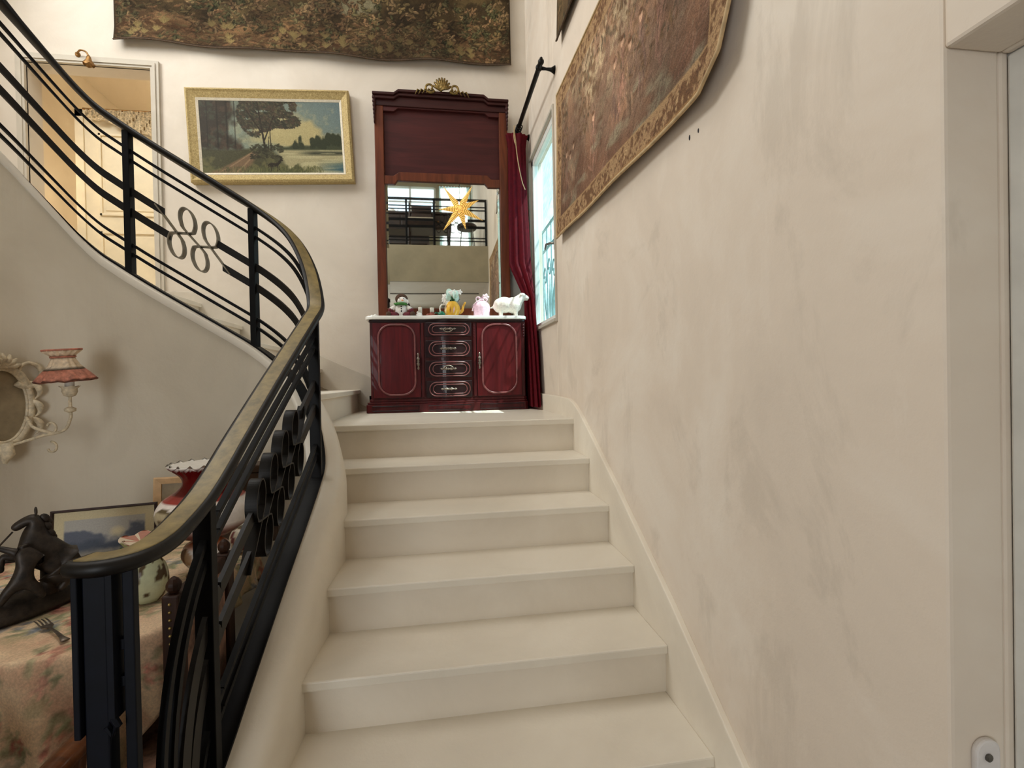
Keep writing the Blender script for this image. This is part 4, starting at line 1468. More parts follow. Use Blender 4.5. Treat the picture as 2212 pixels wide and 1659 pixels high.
# far bank
fb = np.clip((.40 + .02 * np.sin(x * 40) + .07 * np.clip((x - .62) * 2.6, 0, 1) * (.5 + nz2) - y) * 30, 0, 1) * np.clip((x - .50) * 20, 0, 1) * np.clip((y - .30) * 40, 0, 1)
pc.blend(fb, (58, 62, 44))
for tx, th_ in ((.70, .50), (.78, .49), (.83, .53), (.865, .50), (.90, .56), (.94, .55), (.975, .54), (.66, .46), (.86, .49)):
    m_ = np.clip(1.1 - ((x - tx) / .026) ** 2 - ((y - (th_ - .09)) / .10) ** 2 + (nz2 - .5) * 2.2, 0, 1) * np.clip((y - .33) * 40, 0, 1)
    pc.blend(np.clip(m_ * 2, 0, 1), (48, 52, 36))
# water
wt = np.clip((.335 - y) * 40, 0, 1) * np.clip((x - .50 + (nz - .5) * .1 - (.2 - y) * .25) * 20, 0, 1)
pc.blend(wt, (146, 138, 104))
pc.blend(wt * np.clip(1 - np.abs((y - .28) / .045), 0, 1) * np.clip((x - .66) * 8, 0, 1), (50, 52, 40))
pc.blend(wt * np.clip((x - .78) * 5, 0, 1) * np.clip((.20 - y) * 8, 0, 1), (56, 84, 92))
pc.blend(wt * np.clip((vnoise(pc.x * .25, pc.y * 3, 30, 4) - .55) * 6, 0, 1) * .5, (176, 168, 130))
# ground at left and foreground
gd = np.clip((.36 - .02 * np.sin(x * 9) - y) * 30, 0, 1) * np.clip((.56 + (.3 - y) * .25 - x + (nz - .5) * .12) * 20, 0, 1)
pc.blend(gd, (64, 62, 42))
pc.blend(np.clip((.10 + (nz2 - .5) * .14 - y + .02 * np.sin(x * 50)) * 25, 0, 1) * np.clip((.86 - x + (nz - .5) * .3) * 8, 0, 1), (74, 74, 48))
pc.blend(gd * np.clip((nz2 - .5) * 6, 0, 1) * .7, (96, 92, 60))
road = np.clip(1 - np.abs(x - (.13 + .62 * (y ** .8) * .95 + .02)) / (.13 * np.clip(.36 - y, 0, 1) / .36 + .008), 0, 1)
pc.blend(np.clip(road * 3, 0, 1) * np.clip((.31 - y) * 30, 0, 1), (104, 84, 62))
pc.blend(np.clip(1 - np.abs(np.abs(x - (.15 + .60 * (y ** .8) * .95)) - .05 * (.36 - y) / .3) / .012, 0, 1) * np.clip((.30 - y) * 30, 0, 1) * .8, (138, 114, 86))
# woods at the left, big tree in the middle
wd = np.clip((.30 - x + (nz - .5) * .40 + .06 * np.clip(y - .6, 0, 1)) * 10, 0, 1) * np.clip((y - .30 + (nz2 - .5) * .1) * 20, 0, 1)
pc.blend(wd, (50, 44, 34))
pc.blend(wd * np.clip((nz2 - .52) * 7, 0, 1) * .6, (76, 60, 46))
pc.blend(wd * np.clip((fbm(pc.x, pc.y, 30, 55) - .56) * 8, 0, 1) * .5, (66, 72, 56))
for tx, w_ in ((.05, .006), (.12, .009), (.185, .012), (.24, .006)):
    pc.blend(np.clip(1 - np.abs((x - tx - .01 * (y - .5)) / w_), 0, 1) * np.clip((y - .3) * 12, 0, 1) * .8, (34, 30, 24))
rg = np.random.default_rng(4)
for _ in range(4200):                                      # foliage of the middle tree
    a_ = rg.uniform(0, 2 * PI)
    q = math.sqrt(rg.uniform(0, 1)) * (.55 + .75 * vnoise(np.array([a_ * 1.3]), np.array([.5]), 1.0, 77)[0] + (.25 if math.cos(a_) < -.2 else 0))
    lx, ly = .455 + .225 * q * math.cos(a_), .80 + .29 * q * math.sin(a_)
    if ly > 1.02 or (lx > .60 and ly < .62 and rg.uniform() < .7):
        continue
    if vnoise(np.array([lx]), np.array([ly]), 19, 31)[0] < .26:
        continue
    c = np.array([(48, 44, 34), (58, 54, 40), (70, 56, 44), (44, 48, 38), (80, 74, 54)][int(rg.integers(5))], float)
    pc.dab(lx * CW, ly * CH, rg.uniform(.009, .017), rg.uniform(.0035, .006), (-.5 if lx > .47 else 2.5) + rg.normal() * .5, c, 3, .8)
for p0, p1, w_ in (((.445, .32), (.405, 1.0), .008), ((.43, .55), (.33, .86), .004), ((.44, .45), (.52, .8), .004), ((.485, .34), (.485, .62), .005), ((.465, .33), (.475, .5), .004)):
    for t in np.linspace(0, 1, 60):
        pc.dab((p0[0] + (p1[0] - p0[0]) * t) * CW, (p0[1] + (p1[1] - p0[1]) * t) * CH, w_ * (1.15 - .6 * t), .010, 0, (46, 40, 32), 3, .9)
# bushes under the tree and the deer
for _ in range(160):
    pc.dab(rg.uniform(.34, .56) * CW, rg.uniform(.20, .40) * CH, rg.uniform(.008, .020), rg.uniform(.004, .008), rg.normal() * .4, np.array((50, 48, 34)) * rg.uniform(.8, 1.3), 3, .8)
for dx, dy, a1, b1, an in ((.488, .115, .036, .016, .05), (.52, .125, .018, .013, .5), (.538, .155, .010, .018, -.5), (.552, .182, .014, .007, -.2), (.546, .215, .003, .016, .2), (.556, .212, .003, .014, -.2),
                           (.462, .065, .005, .026, .1), (.475, .062, .004, .024, -.1), (.522, .062, .004, .026, 0), (.534, .066, .004, .024, .2)):
    pc.dab(dx * CW, dy * CH, a1, b1, an, (40, 34, 26), 4, .95)
for _ in range(500):
    lx = rg.uniform(.1, .85)
    pc.dab(lx * CW, rg.uniform(0, .09) * CH, .0022, rg.uniform(.008, .018), rg.normal() * .2, np.array((86, 86, 54)) * rg.uniform(.6, 1.3), 2, .7)
pc.mesh('canvas', 'oil_paint', lambda x_, y_: (x_ - CW / 2, 0 * x_ + .016, y_ - CH / 2), pa, .003)

# ------------------------------------------------------------------ table in the stair well
TX0, TX1, TY0, TY1, TR = -1.72, -.722, 1.355, 2.28, .22
TT = .752
tbl = empty('pedestal_table', ((TX0 + TX1) / 2, (TY0 + TY1) / 2, 0))
tag(tbl, 'wooden pedestal table under the floral cloth', 'table')
TO = Vector(tbl.location)
obj('table_top', rel(prism([(p[0], p[2]) for p in rrect(TX0, TX1, TY0, TY1, TR, 0, 10)], 'z', TT - .035, TT - .006), TO), 'chair_wood', tbl, bevel=.006)
obj('pedestal', lathe([(.10, .06), (.12, .10), (.07, .18), (.05, .34), (.08, .46), (.06, .60), (.14, .68), (.16, .716)], 20), 'chair_wood', tbl, smooth=True)
for k in range(4):
    a_ = PI / 4 + k * PI / 2
    obj('foot', tube([(.06 * math.cos(a_), .06 * math.sin(a_), .14), (.22 * math.cos(a_), .22 * math.sin(a_), .12), (.34 * math.cos(a_), .34 * math.sin(a_), .030)], [.04, .035, .030], 10), 'chair_wood', tbl, smooth=True)
# cloth: a flat printed cloth folded over the rounded edge
EX0, EX1, EY0, EY1 = .34, .12, .48, .10
pcl = Paint(TX1 - TX0 + EX0 + EX1, TY1 - TY0 + EY0 + EY1, .0085)
pcl.C[:] = (234, 208, 174)
n1 = fbm(pcl.x, pcl.y, 8, 14, 4)
pcl.blend(np.clip((n1 - .5) * 5, 0, 1) * .5, (206, 170, 142))
pcl.blend(np.clip((fbm(pcl.x, pcl.y, 16, 24, 3) - .55) * 7, 0, 1) * .35, (190, 136, 116))
pcl.blend(np.clip((fbm(pcl.x, pcl.y, 14, 44, 3) - .57) * 7, 0, 1) * .40, (150, 148, 112))
rg = np.random.default_rng(18)
for _ in range(230):                                       # bouquets of roses, hydrangeas and leaves
    cx, cy = rg.uniform(0, pcl.w), rg.uniform(0, pcl.h)
    kind = int(rg.integers(5))
    R = rg.uniform(.018, .045)
    for q in range(int(rg.integers(3, 7))):
        a_ = rg.uniform(0, 2 * PI)
        pcl.dab(cx + 1.3 * R * math.cos(a_), cy + 1.3 * R * math.sin(a_), R * .8, R * .28, a_ + rg.normal() * .4, np.array((140, 148, 114)) * rg.uniform(.8, 1.12), 3, .5, .3)
    c = [(200, 132, 118), (212, 158, 140), (132, 142, 158), (232, 212, 184), (172, 98, 90)][kind]
    for q in range(14):
        a_ = rg.uniform(0, 2 * PI)
        d_ = R * math.sqrt(rg.uniform(0, .9))
        pcl.dab(cx + d_ * math.cos(a_), cy + d_ * math.sin(a_), R * .34, R * .26, a_, np.array(c) * rg.uniform(.8, 1.12), 3, .5, .25)


def pos_cloth(x_, y_):
    wx, wy = x_ + TX0 - EX0, y_ + TY0 - EY0
    qx, qy = np.clip(wx, TX0 + TR, TX1 - TR), np.clip(wy, TY0 + TR, TY1 - TR)
    dx, dy = wx - qx, wy - qy
    d = np.hypot(dx, dy) + 1e-9
    e = np.clip(d - TR, 0, None)
    ux, uy = dx / d, dy / d
    per = np.arctan2(wy - (TY0 + TY1) / 2, wx - (TX0 + TX1) / 2)
    out = np.where(e > 0, .012 * (1 - np.exp(-e * 60)) + .045 * (e / .45) + .030 * np.clip(e / .3, 0, 1) * np.sin(per * 26), 0)
    fold = np.clip(e - .01, 0, None)
    rr_ = np.where(d > TR, TR + out, d)
    Z = TT + .0025 * np.sin(wx * 31 + 2 * np.sin(wy * 17)) * (e <= 0) + .002 - np.where(e > 0, np.minimum(e, .012) * .3 + fold, 0)
    return (qx + ux * rr_, qy + uy * rr_, np.maximum(Z, .03))


tc_ = pcl.mesh('tablecloth', 'floral_cloth', pos_cloth, None, .002)
tag(tc_, 'faded floral tablecloth with roses draped over the table in the stair well', 'tablecloth')
TZ2 = TT + .0065

# bronze horse group
hb = empty('bronze_horse', (-1.148, 1.652, TZ2), math.atan2(-.59, -.81))
hb.scale = (.94, .94, .92)
tag(hb, 'dark bronze statue of a rearing horse held by a man on a rocky base', 'statue')
bv_, bf_ = lathe([(.20, 0), (.205, .012), (.195, .026), (.18, .030), (.17, .044), (.12, .056), (.03, .062)], 32)
rgb = random.Random(3)
bv_ = [(p[0] * .98, p[1] * .44, p[2] + (rgb.uniform(-.004, .006) if p[2] > .028 else 0)) for p in bv_]
obj('base', xf((bv_, bf_), (.045, -.035, 0), math.radians(33)), 'bronze', hb, smooth=True)
v = [(-.050, 0, .140), (-.018, 0, .165), (.014, 0, .198), (.022, 0, .240), (.016, 0, .272), (.022, 0, .296), (.052, 0, .280), (.070, 0, .264),
     (-.018, .026, .108), (-.052, .030, .084), (-.030, .030, .056), (-.028, -.024, .104), (-.066, -.028, .080), (-.046, -.028, .054),
     (.050, .024, .182), (.092, .026, .196), (.096, .024, .158), (.056, -.022, .176), (.098, -.024, .170), (.096, -.024, .132),
     (-.078, 0, .136), (-.092, .004, .100), (-.086, .006, .066)]
e = [(0, 1), (1, 2), (2, 3), (3, 4), (4, 5), (5, 6), (6, 7), (0, 8), (8, 9), (9, 10), (0, 11), (11, 12), (12, 13), (2, 14), (14, 15), (15, 16), (2, 17), (17, 18), (18, 19), (0, 20), (20, 21), (21, 22)]
rr = [.042, .044, .042, .034, .026, .024, .016, .012, .026, .014, .011, .026, .014, .011, .019, .012, .009, .019, .012, .009, .013, .014, .007]
skin('horse', v, e, rr, 'bronze', hb, 2, 1)
mn = [xf(sphere((0, 0, 0), (.011, .008, .015), 8, 6), (-.004 - .004 * math.sin(k * 1.7) - .0025 * k, .005 * (-1) ** k, .290 - .013 * k), 0, ry=.6) for k in range(9)]
obj('mane', join(*mn, sphere((.016, .012, .314), (.004, .004, .012), 6, 5), sphere((.016, -.012, .314), (.004, .004, .012), 6, 5)), 'bronze', hb, smooth=True)
v = [(.052, .062, .125), (.044, .060, .158), (.038, .056, .192), (.044, .052, .216), (.048, .050, .228), (.082, .066, .096), (.104, .062, .056), (.022, .068, .094), (.004, .064, .056),
     (.072, .050, .212), (.100, .034, .226), (.010, .058, .182), (.012, .042, .150)]
e = [(0, 1), (1, 2), (2, 3), (3, 4), (0, 5), (5, 6), (0, 7), (7, 8), (2, 9), (9, 10), (2, 11), (11, 12)]
skin('man', v, e, [.020, .020, .023, .011, .016, .015, .010, .015, .010, .011, .008, .011, .008], 'bronze', hb, 2, 0)
obj('rein', tube([(.100, .034, .226), (.068, .012, .262)], .0025, 6), 'bronze', hb)
obj('tree_stump', tube([(-.01, .0, .052), (-.008, .004, .09), (-.005, .0, .13)], [.030, .020, .016], 9), 'bronze', hb, smooth=True)

# small fir trees behind the statue
for k, (fx, fy, fh) in enumerate(((-1.03, 1.90, .085), (-1.10, 1.925, .065))):
    ft = empty('miniature_fir', (fx, fy, TZ2))
    tag(ft, ('taller' if k == 0 else 'shorter') + ' miniature fir tree ornament behind the bronze horse', 'ornament', 'miniature firs behind the bronze horse')
    obj('branches', join(*[xf(lathe([(.030 - .006 * j, 0), (.012 - .002 * j, .024), (.002, .030)], 10), (0, 0, (.012 + .02 * j) * fh / .085)) for j in range(4)]), 'leaf_green', ft, smooth=True)
    obj('base', lathe([(.022, 0), (.022, .008), (.006, .012), (.004, .02)], 10), 'felt_white', ft)

# framed print leaning on the table
fp = empty('framed_print', (-1.207, 2.016, TZ2), math.atan2(.071, .301))
fp.rotation_euler = (-.12, 0, math.atan2(.071, .301))
tag(fp, 'thin dark framed landscape print with cream mat leaning on the table', 'picture')
FW, FH = .318, .208
for sd in range(4):
    V_, F_ = rail_poly(FW, FH, [(0, .006), (0, -.006), (.006, -.008), (.009, -.004), (.009, .006)], sd)
    obj('frame_rail', ([(p[0], p[1], p[2] + FH / 2) for p in V_], F_), 'thin_frame', fp)
pp = Paint(FW - .014, FH - .014, .0028)
x, y = pp.x / pp.w, pp.y / pp.h
pp.C[:] = (196, 184, 150)
inside = (np.clip((x - .10) * 200, 0, 1) * np.clip((.90 - x) * 200, 0, 1) * np.clip((y - .14) * 200, 0, 1) * np.clip((.84 - y) * 200, 0, 1))
sc1 = pp.C.copy()
nn = fbm(pp.x, pp.y, 16, 6, 4)
pp.C[:] = (168, 166, 160)
pp.blend(np.clip((.62 + (nn - .5) * .7 + .12 * np.sin(x * 9) - y) * 10, 0, 1), (92, 98, 112))
pp.blend(np.clip(1 - ((x - .62) / .09) ** 2 - ((y - .56) / .12) ** 2, 0, 1), (206, 196, 164))
pp.blend(np.clip((.42 + (nn - .5) * .3 - y) * 12, 0, 1), (74, 82, 96))
pp.blend(np.clip((.28 + (nn - .5) * .2 - y) * 12, 0, 1) * .8, (150, 146, 136))
pp.C = pp.C * inside[..., None] + sc1 * (1 - inside[..., None])
pp.mesh('print', 'print_paper', lambda a, b_: (a - pp.w / 2, 0 * a, b_ + .007), fp, .002)

# pale wooden frame and brown panel against the stair wall
f2_ = empty('pale_frame', (-1.03, 2.29, TZ2))
f2_.rotation_euler = (-.10, 0, .10)
tag(f2_, 'pale wooden picture frame leaning behind the painted oil lamp', 'picture')
for sd in range(4):
    V_, F_ = rail_poly(.30, .262, [(0, .008), (0, -.008), (.006, -.010), (.028, -.004), (.028, .008)], sd)
    obj('frame_rail', ([(p[0], p[1], p[2] + .131) for p in V_], F_), 'pale_wood', f2_)
obj('print', box(-.125, .125, .002, .006, .02, .242), 'sconce_panel', f2_)
bp = empty('brown_box', (-.80, 2.215, TZ2), .06)
tag(bp, 'plain dark brown wooden box on the table under the stairs', 'box')
obj('body', box(-.14, .14, -.05, .05, 0, .285), 'brown_panel', bp, bevel=.006)
obj('lid', box(-.146, .146, -.056, .056, .286, .318), 'brown_panel', bp, bevel=.006)

# painted oil lamp with ruby and white globes
ol = empty('oil_lamp', (-.79, 1.845, TZ2))
tag(ol, 'antique oil lamp with painted ruby and white glass globes and ruffled rim', 'lamp')


def glazed(name, prof, seg, parent, colour, wave=None, loc=(0, 0, 0)):
    g = xf(lathe(prof, seg, wave), loc)
    o = obj(name, g, 'glazed', parent, smooth=True)
    a_ = o.data.color_attributes.new('Col', 'FLOAT_COLOR', 'POINT')
    out = []
    for v_ in o.data.vertices:
        c = colour(math.atan2(v_.co.y - loc[1], v_.co.x - loc[0]), v_.co.z - loc[2], math.hypot(v_.co.x - loc[0], v_.co.y - loc[1]))
        out += list(lin(c)) + [1.0]
    a_.data.foreach_set('color', out)
    return o


def smoothprof(pts, n=6):
    return [(max(.001, p[0]), p[1]) for p in catmull(pts, n)]


def arr(c):
    return np.array(c, float)


def scene_blob(a_, z, zc, a0=-2.2, w=.55, h=.05):
    """brown woodland vignette on the glass"""
    d = (math.atan2(math.sin(a_ - a0), math.cos(a_ - a0)) / w) ** 2 + ((z - zc) / h) ** 2
    q = vnoise(np.array([a_ * .5 + 3]), np.array([z * 4]), 9, 15)[0]
    return d < 1 - .4 * (1 - q), q


def col_up(a_, z, r_):
    if z > .285:
        c = arr((92, 16, 15)) if z < .372 else arr((230, 222, 212))
        return c
    if z > .262:
        return arr((150, 60, 52))
    inb, q = scene_blob(a_, z, .205)
    c = arr((232, 222, 212))
    if z < .19:
        t = np.clip((.19 - z) / .035, 0, 1)
        c = c * (1 - t) + arr((110, 58, 50)) * t
    if inb:
        c = arr((98, 86, 62)) if q > .45 else arr((176, 164, 132))
    return c


def wv_up(i, a):
    k = max(0, (i - 40)) / 8
    return (.006 * k * math.sin(16 * a), .008 * k * math.cos(16 * a))


up = smoothprof([(.05, .130), (.085, .142), (.128, .175), (.145, .222), (.125, .262), (.085, .290), (.066, .315), (.074, .345), (.105, .378)], 6)
glazed('globe', up, 64, ol, col_up, wv_up)
glazed('globe_lining', [(r_ - .004, z_ + .001) for r_, z_ in up[-14:]], 64, ol, lambda a_, z, r_: arr((232, 228, 220)), lambda i, a: (.006 * max(0, i - 6) / 8 * math.sin(16 * a), .008 * max(0, i - 6) / 8 * math.cos(16 * a)))


def col_lo(a_, z, r_):
    inb, q = scene_blob(a_, z, .075, -2.2, .6, .03)
    c = arr((232, 226, 220))
    if z > .098:
        t = np.clip((z - .098) / .02, 0, 1)
        c = c * (1 - t) + arr((176, 92, 50)) * t
    if inb:
        c = arr((120, 84, 60)) if q > .45 else arr((200, 170, 140))
    return c


glazed('font', smoothprof([(.030, .022), (.052, .032), (.074, .068), (.066, .102), (.044, .118), (.030, .124)], 6), 48, ol, col_lo)
obj('collar', lathe([(.034, .118), (.040, .124), (.030, .130), (.036, .138), (.052, .142), (.050, .146)], 24), 'brass', ol, smooth=True)
obj('foot', lathe([(.060, 0), (.062, .006), (.048, .012), (.030, .020), (.034, .026)], 24), 'brass', ol, smooth=True)

# jardiniere vase with wavy rim
jv = empty('floral_vase', (-.878, 1.655, TZ2))
tag(jv, 'pale green floral vase with a flared wavy pink-lined mouth', 'vase')


def col_v(a_, z, r_):
    q = vnoise(np.array([a_ * .7 + 5]), np.array([z * 6]), 7, 25)[0]
    c = arr((196, 202, 168)) if z < .13 else arr((150, 156, 104))
    if q > .66:
        c = arr((88, 72, 52)) if z < .13 else arr((156, 74, 62))
    if z > .186:
        c = arr((226, 208, 184))
    return c


vp_ = smoothprof([(.034, 0), (.048, .018), (.057, .055), (.050, .100), (.034, .128), (.034, .142), (.052, .172), (.063, .192)], 6)
glazed('body', vp_, 48, jv, col_v, lambda i, a: (.004 * max(0, i - 34) / 8 * math.sin(6 * a), .006 * max(0, i - 34) / 8 * math.cos(6 * a)))
glazed('lining', [(r_ - .004, z_ + .0005) for r_, z_ in vp_[-14:]], 48, jv, lambda a_, z, r_: arr((186, 124, 106)), lambda i, a: (.004 * max(0, i - 5) / 8 * math.sin(6 * a), .006 * max(0, i - 5) / 8 * math.cos(6 * a)))
# round porcelain jars
for k, (jx, jy, jr) in enumerate(((-.755, 2.075, .050), (-.965, 1.825, .040))):
    gj = empty('ginger_jar', (jx, jy, TZ2))
    tag(gj, 'round white floral porcelain jar ' + ('next to the brown box' if k == 0 else 'between the green vase and the leaning frame'), 'jar')
    glazed('body', smoothprof([(jr * .6, 0), (jr * .95, jr * .5), (jr, jr), (jr * .8, jr * 1.55), (jr * .42, jr * 1.85), (jr * .42, jr * 1.95)], 5), 32, gj,
           lambda a_, z, r_: arr((120, 72, 72)) if vnoise(np.array([a_ + 7]), np.array([z * 9]), 5, 65)[0] > .66 else arr((214, 206, 186)))
    obj('lid', xf(lathe([(jr * .50, 0), (jr * .46, jr * .2), (jr * .18, jr * .34), (jr * .12, jr * .42), (jr * .02, jr * .5)], 20), (0, 0, jr * 1.96)), 'ceramic_white', gj, smooth=True)
# fork
fk = empty('fork', (-1.02, 1.487, TZ2), math.atan2(1.412 - 1.559, -.933 + 1.1))
tag(fk, 'tarnished metal fork lying on the floral tablecloth', 'fork')
obj('handle', tube([(-.02, 0, .006), (.03, 0, .009), (.075, 0, .006), (.10, 0, .005)], [.004, .004, .006, .010], 8, flat=(1, .35)), 'pewter', fk, smooth=True)
obj('head', prism([(-.02, -.006), (-.035, -.013), (-.05, -.014), (-.05, .014), (-.035, .013), (-.02, .006)], 'z', .004, .007), 'pewter', fk)
for k in range(4):
    obj('tine', tube([(-.048, -.0115 + k * .0077, .0055), (-.075, -.0115 + k * .0077, .009), (-.10, -.0115 + k * .0077, .008)], [.0022, .002, .0012], 6), 'pewter', fk, smooth=True)

# carved chair between table and railing
ch = empty('carved_chair', (-.64, 1.47, 0))
tag(ch, 'carved wooden chair with brass nails beside the railing', 'chair')
plain('chair_floral', (120, 90, 74), .9, var=.35, scale=22, bmp=.2)
obj('seat', box(-.33, -.01, -.155, .155, .40, .455), 'chair_floral', ch, bevel=.018)
obj('seat_rail', box(-.335, .0, -.16, .16, .345, .40), 'chair_wood_dark', ch, bevel=.005)
obj('backrest', box(-.018, .008, -.125, .125, .52, .86), 'chair_floral', ch, bevel=.01)
for sg in (-1, 1):
    bs = obj('back_stile', join(box(-.022, .016, sg * .145 - .022, sg * .145 + .022, .0, .90), xf(lathe([(.010, 0), (.016, .010), (.018, .022), (.010, .034), (.002, .040)], 10), (-.003, sg * .145, .90))), 'chair_wood_dark', ch, bevel=.004)
    obj('nails', join(*[sphere((-.003, sg * .145 - .0225, .50 + k * .019), .0042, 6, 4) for k in range(21)]), 'gilt', bs)
    obj('leg', tube([(-.31, sg * .14, .35), (-.315, sg * .145, .18), (-.31, sg * .14, .0)], [.024, .016, .020], 8), 'chair_wood_dark', ch, smooth=True)
obj('top_rail', join(box(-.022, .012, -.125, .125, .86, .895)), 'chair_wood_dark', ch, bevel=.006)

# armchair in front of the table
ac = empty('armchair', (-.98, .93, 0))
tag(ac, 'wooden armchair with curved arms in front of the table', 'armchair')
obj('seat', box(-.20, .20, -.20, .19, .38, .45), 'chair_floral', ac, bevel=.02)
obj('seat_rail', box(-.215, .215, -.215, .20, .33, .385), 'chair_wood', ac, bevel=.005)
obj('backrest', box(-.17, .17, -.232, -.20, .50, .84), 'chair_floral', ac, bevel=.01)
obj('back_frame', join(box(-.215, -.17, -.24, -.195, .0, .88), box(.17, .215, -.24, -.195, .0, .88), box(-.17, .17, -.24, -.20, .84, .88)), 'chair_wood', ac, bevel=.008)
for sg in (-1, 1):
    obj('arm', tube(catmull([(sg * .195, -.22, .655), (sg * .225, -.08, .672), (sg * .240, .10, .672), (sg * .236, .235, .668), (sg * .236, .275, .645)], 5), [.018] * 3 + [.022] * 15 + [.020] * 3, 10, flat=(1.2, .9)), 'chair_wood', ac, smooth=True)
    obj('arm_post', tube([(sg * .21, .15, .35), (sg * .232, .20, .52), (sg * .236, .21, .655)], [.020, .014, .018], 8), 'chair_wood', ac, smooth=True)
    obj('leg', tube([(sg * .19, .17, .34), (sg * .195, .175, .16), (sg * .19, .17, 0)], [.024, .016, .020], 8), 'chair_wood', ac, smooth=True)

# ------------------------------------------------------------------ wall sconce on the curved stair wall
sca = math.radians(149)
sn_ = empty('wall_sconce', (-1.45 + .388 * math.cos(sca), 2.15 + .388 * math.sin(sca), 1.335), math.atan2(.857, .515))
tag(sn_, 'ivory rococo wall sconce with oval plaque and ruffled rose shades', 'sconce')
ov = [(.085 * math.cos(t), -.020, .155 * math.sin(t)) for t in np.linspace(0, 2 * PI, 49)[:-1]]
obj('plaque', prism([(p[0], p[2]) for p in ov], 'y', -.018, .012), 'sconce_panel', sn_)
obj('oval_frame', join(tube([(p[0] * 1.10, -.022, p[2] * 1.06) for p in ov], .017, 8, closed=True), tube([(p[0] * .93, -.030, p[2] * .96) for p in ov], .006, 6, closed=True)), 'sconce_ivory', sn_, smooth=True)
for sg in (-1, 1):
    sp = [(sg * (.085 + .045 * math.cos(t) * (1 - t / 10)), -.030, .135 + .050 * math.sin(t) * (1 - t / 10)) for t in np.linspace(-2.4, 4, 26)]
    obj('scroll', tube(sp, [.012 - .006 * k / 25 for k in range(26)], 7), 'sconce_ivory', sn_, smooth=True)
    for j in range(3):
        zz = .07 - .075 * j
        obj('leaf', tube(catmull([(sg * .090, -.03, zz + .03), (sg * .112, -.042, zz + .005), (sg * .116, -.040, zz - .025), (sg * .100, -.030, zz - .05)], 4), [.004, .007, .010, .012, .013, .013, .012, .010, .008, .006, .004, .003, .002], 7, flat=(.8, 1)), 'sconce_ivory', sn_, smooth=True)
obj('crest', join(*[tube([(0, -.03, .155), (.035 * math.sin(a), -.05, .155 + .035 * math.cos(a)), (.060 * math.sin(a), -.035, .155 + .060 * math.cos(a))], [.006, .013, .005], 6) for a in np.linspace(-1.3, 1.3, 7)]), 'sconce_ivory', sn_, smooth=True)
obj('drop', tube([(0, -.03, -.155), (.008, -.04, -.20), (.0, -.03, -.235)], [.030, .024, .008], 8), 'sconce_ivory', sn_, smooth=True)
for ax, ay in ((.105, -.285), (-.235, -.17)):
    sg = 1 if ax > 0 else -1
    L_ = lambda t: (ax * t, ay * t)
    pth = catmull([(sg * .02, -.03, -.165), (ax * .35, ay * .30, -.150), (ax * .62, ay * .60, -.125), (ax * .90, ay * .90, -.105), (ax, ay, -.055), (ax, ay, -.028)], 7)
    am = obj('arm', tube(pth, .0058, 8), 'sconce_ivory', sn_, smooth=True)
    obj('arm', tube(catmull([(sg * .07, -.035, -.05), (ax * .5, ay * .45, -.09), (ax * .75, ay * .74, -.115)], 6), .006, 8), 'sconce_ivory', sn_, smooth=True)
    cxr, cyr = ax * .72, ay * .72
    ux, uy = ax / math.hypot(ax, ay), ay / math.hypot(ax, ay)
    for z0_, dz in ((-.115, .034), (-.150, -.034)):
        cs = [(cxr + ux * .028 * math.sin(t) * (1 - t / 9), cyr + uy * .028 * math.sin(t) * (1 - t / 9), z0_ + dz * .9 * (1 - math.cos(t) * (1 - t / 12)) * .8) for t in np.linspace(0, 4.4, 20)]
        obj('curl', tube(cs, .0045, 6), 'sconce_ivory', am, smooth=True)
    obj('knop', xf(lathe([(.007, -.012), (.019, -.006), (.020, .004), (.008, .012)], 14), (ax, ay, -.020)), 'sconce_ivory', am, smooth=True)
    obj('stem', tube([(ax, ay, -.012), (ax, ay, .035)], [.007, .006], 8), 'sconce_ivory', am)
    obj('cup', xf(lathe([(.008, 0), (.020, .006), (.026, .022), (.025, .034), (.034, .044), (.026, .042), (.014, .038)], 24, lambda i, a: (.003 * math.sin(6 * a), .002 * math.sin(6 * a)) if i in (4, 5) else (0, 0)), (ax, ay, .032)), 'sconce_ivory', am, smooth=True)
    obj('candle_tube', tube([(ax, ay, .068), (ax, ay, .135)], .016, 14), 'wax_white', am, smooth=True)
    sd = empty('shade', (ax, ay, .0))
    sd.parent = sn_
    sd.rotation_euler = (.0, -.10 * sg, 0)

    def ruf(i, a):
        w_ = math.sin(13 * a) + .5 * math.sin(7 * a + 1)
        return (.0045 * (1 - i / 5) * w_, .0030 * (1 - i / 5) * w_)
    obj('skirt', lathe([(.100, .098), (.092, .110), (.078, .128), (.064, .144)], 78, ruf), 'shade_rose', sd, smooth=True, fix=False)
    obj('gathers', lathe([(.064, .144), (.050, .162), (.040, .182), (.036, .196)], 78, lambda i, a: (.0030 * (1 - i / 4) * (math.sin(13 * a) + .5 * math.sin(7 * a + 1)), 0)), 'shade_cream', sd, smooth=True, fix=False)
    obj('ruffle', lathe([(.036, .196), (.046, .208), (.060, .220), (.058, .226)], 78, lambda i, a: (.0020 * i * math.sin(15 * a), .002 * math.sin(11 * a))), 'shade_cream', sd, smooth=True, fix=False)
    obj('trim', join(tube([(.061 * math.cos(t), .061 * math.sin(t), .2245) for t in np.linspace(0, 2 * PI, 40)[:-1]], .0045, 6, closed=True),
                     tube([(.0385 * math.cos(t), .0385 * math.sin(t), .196) for t in np.linspace(0, 2 * PI, 30)[:-1]], .004, 6, closed=True)), 'shade_rose', sd, smooth=True)

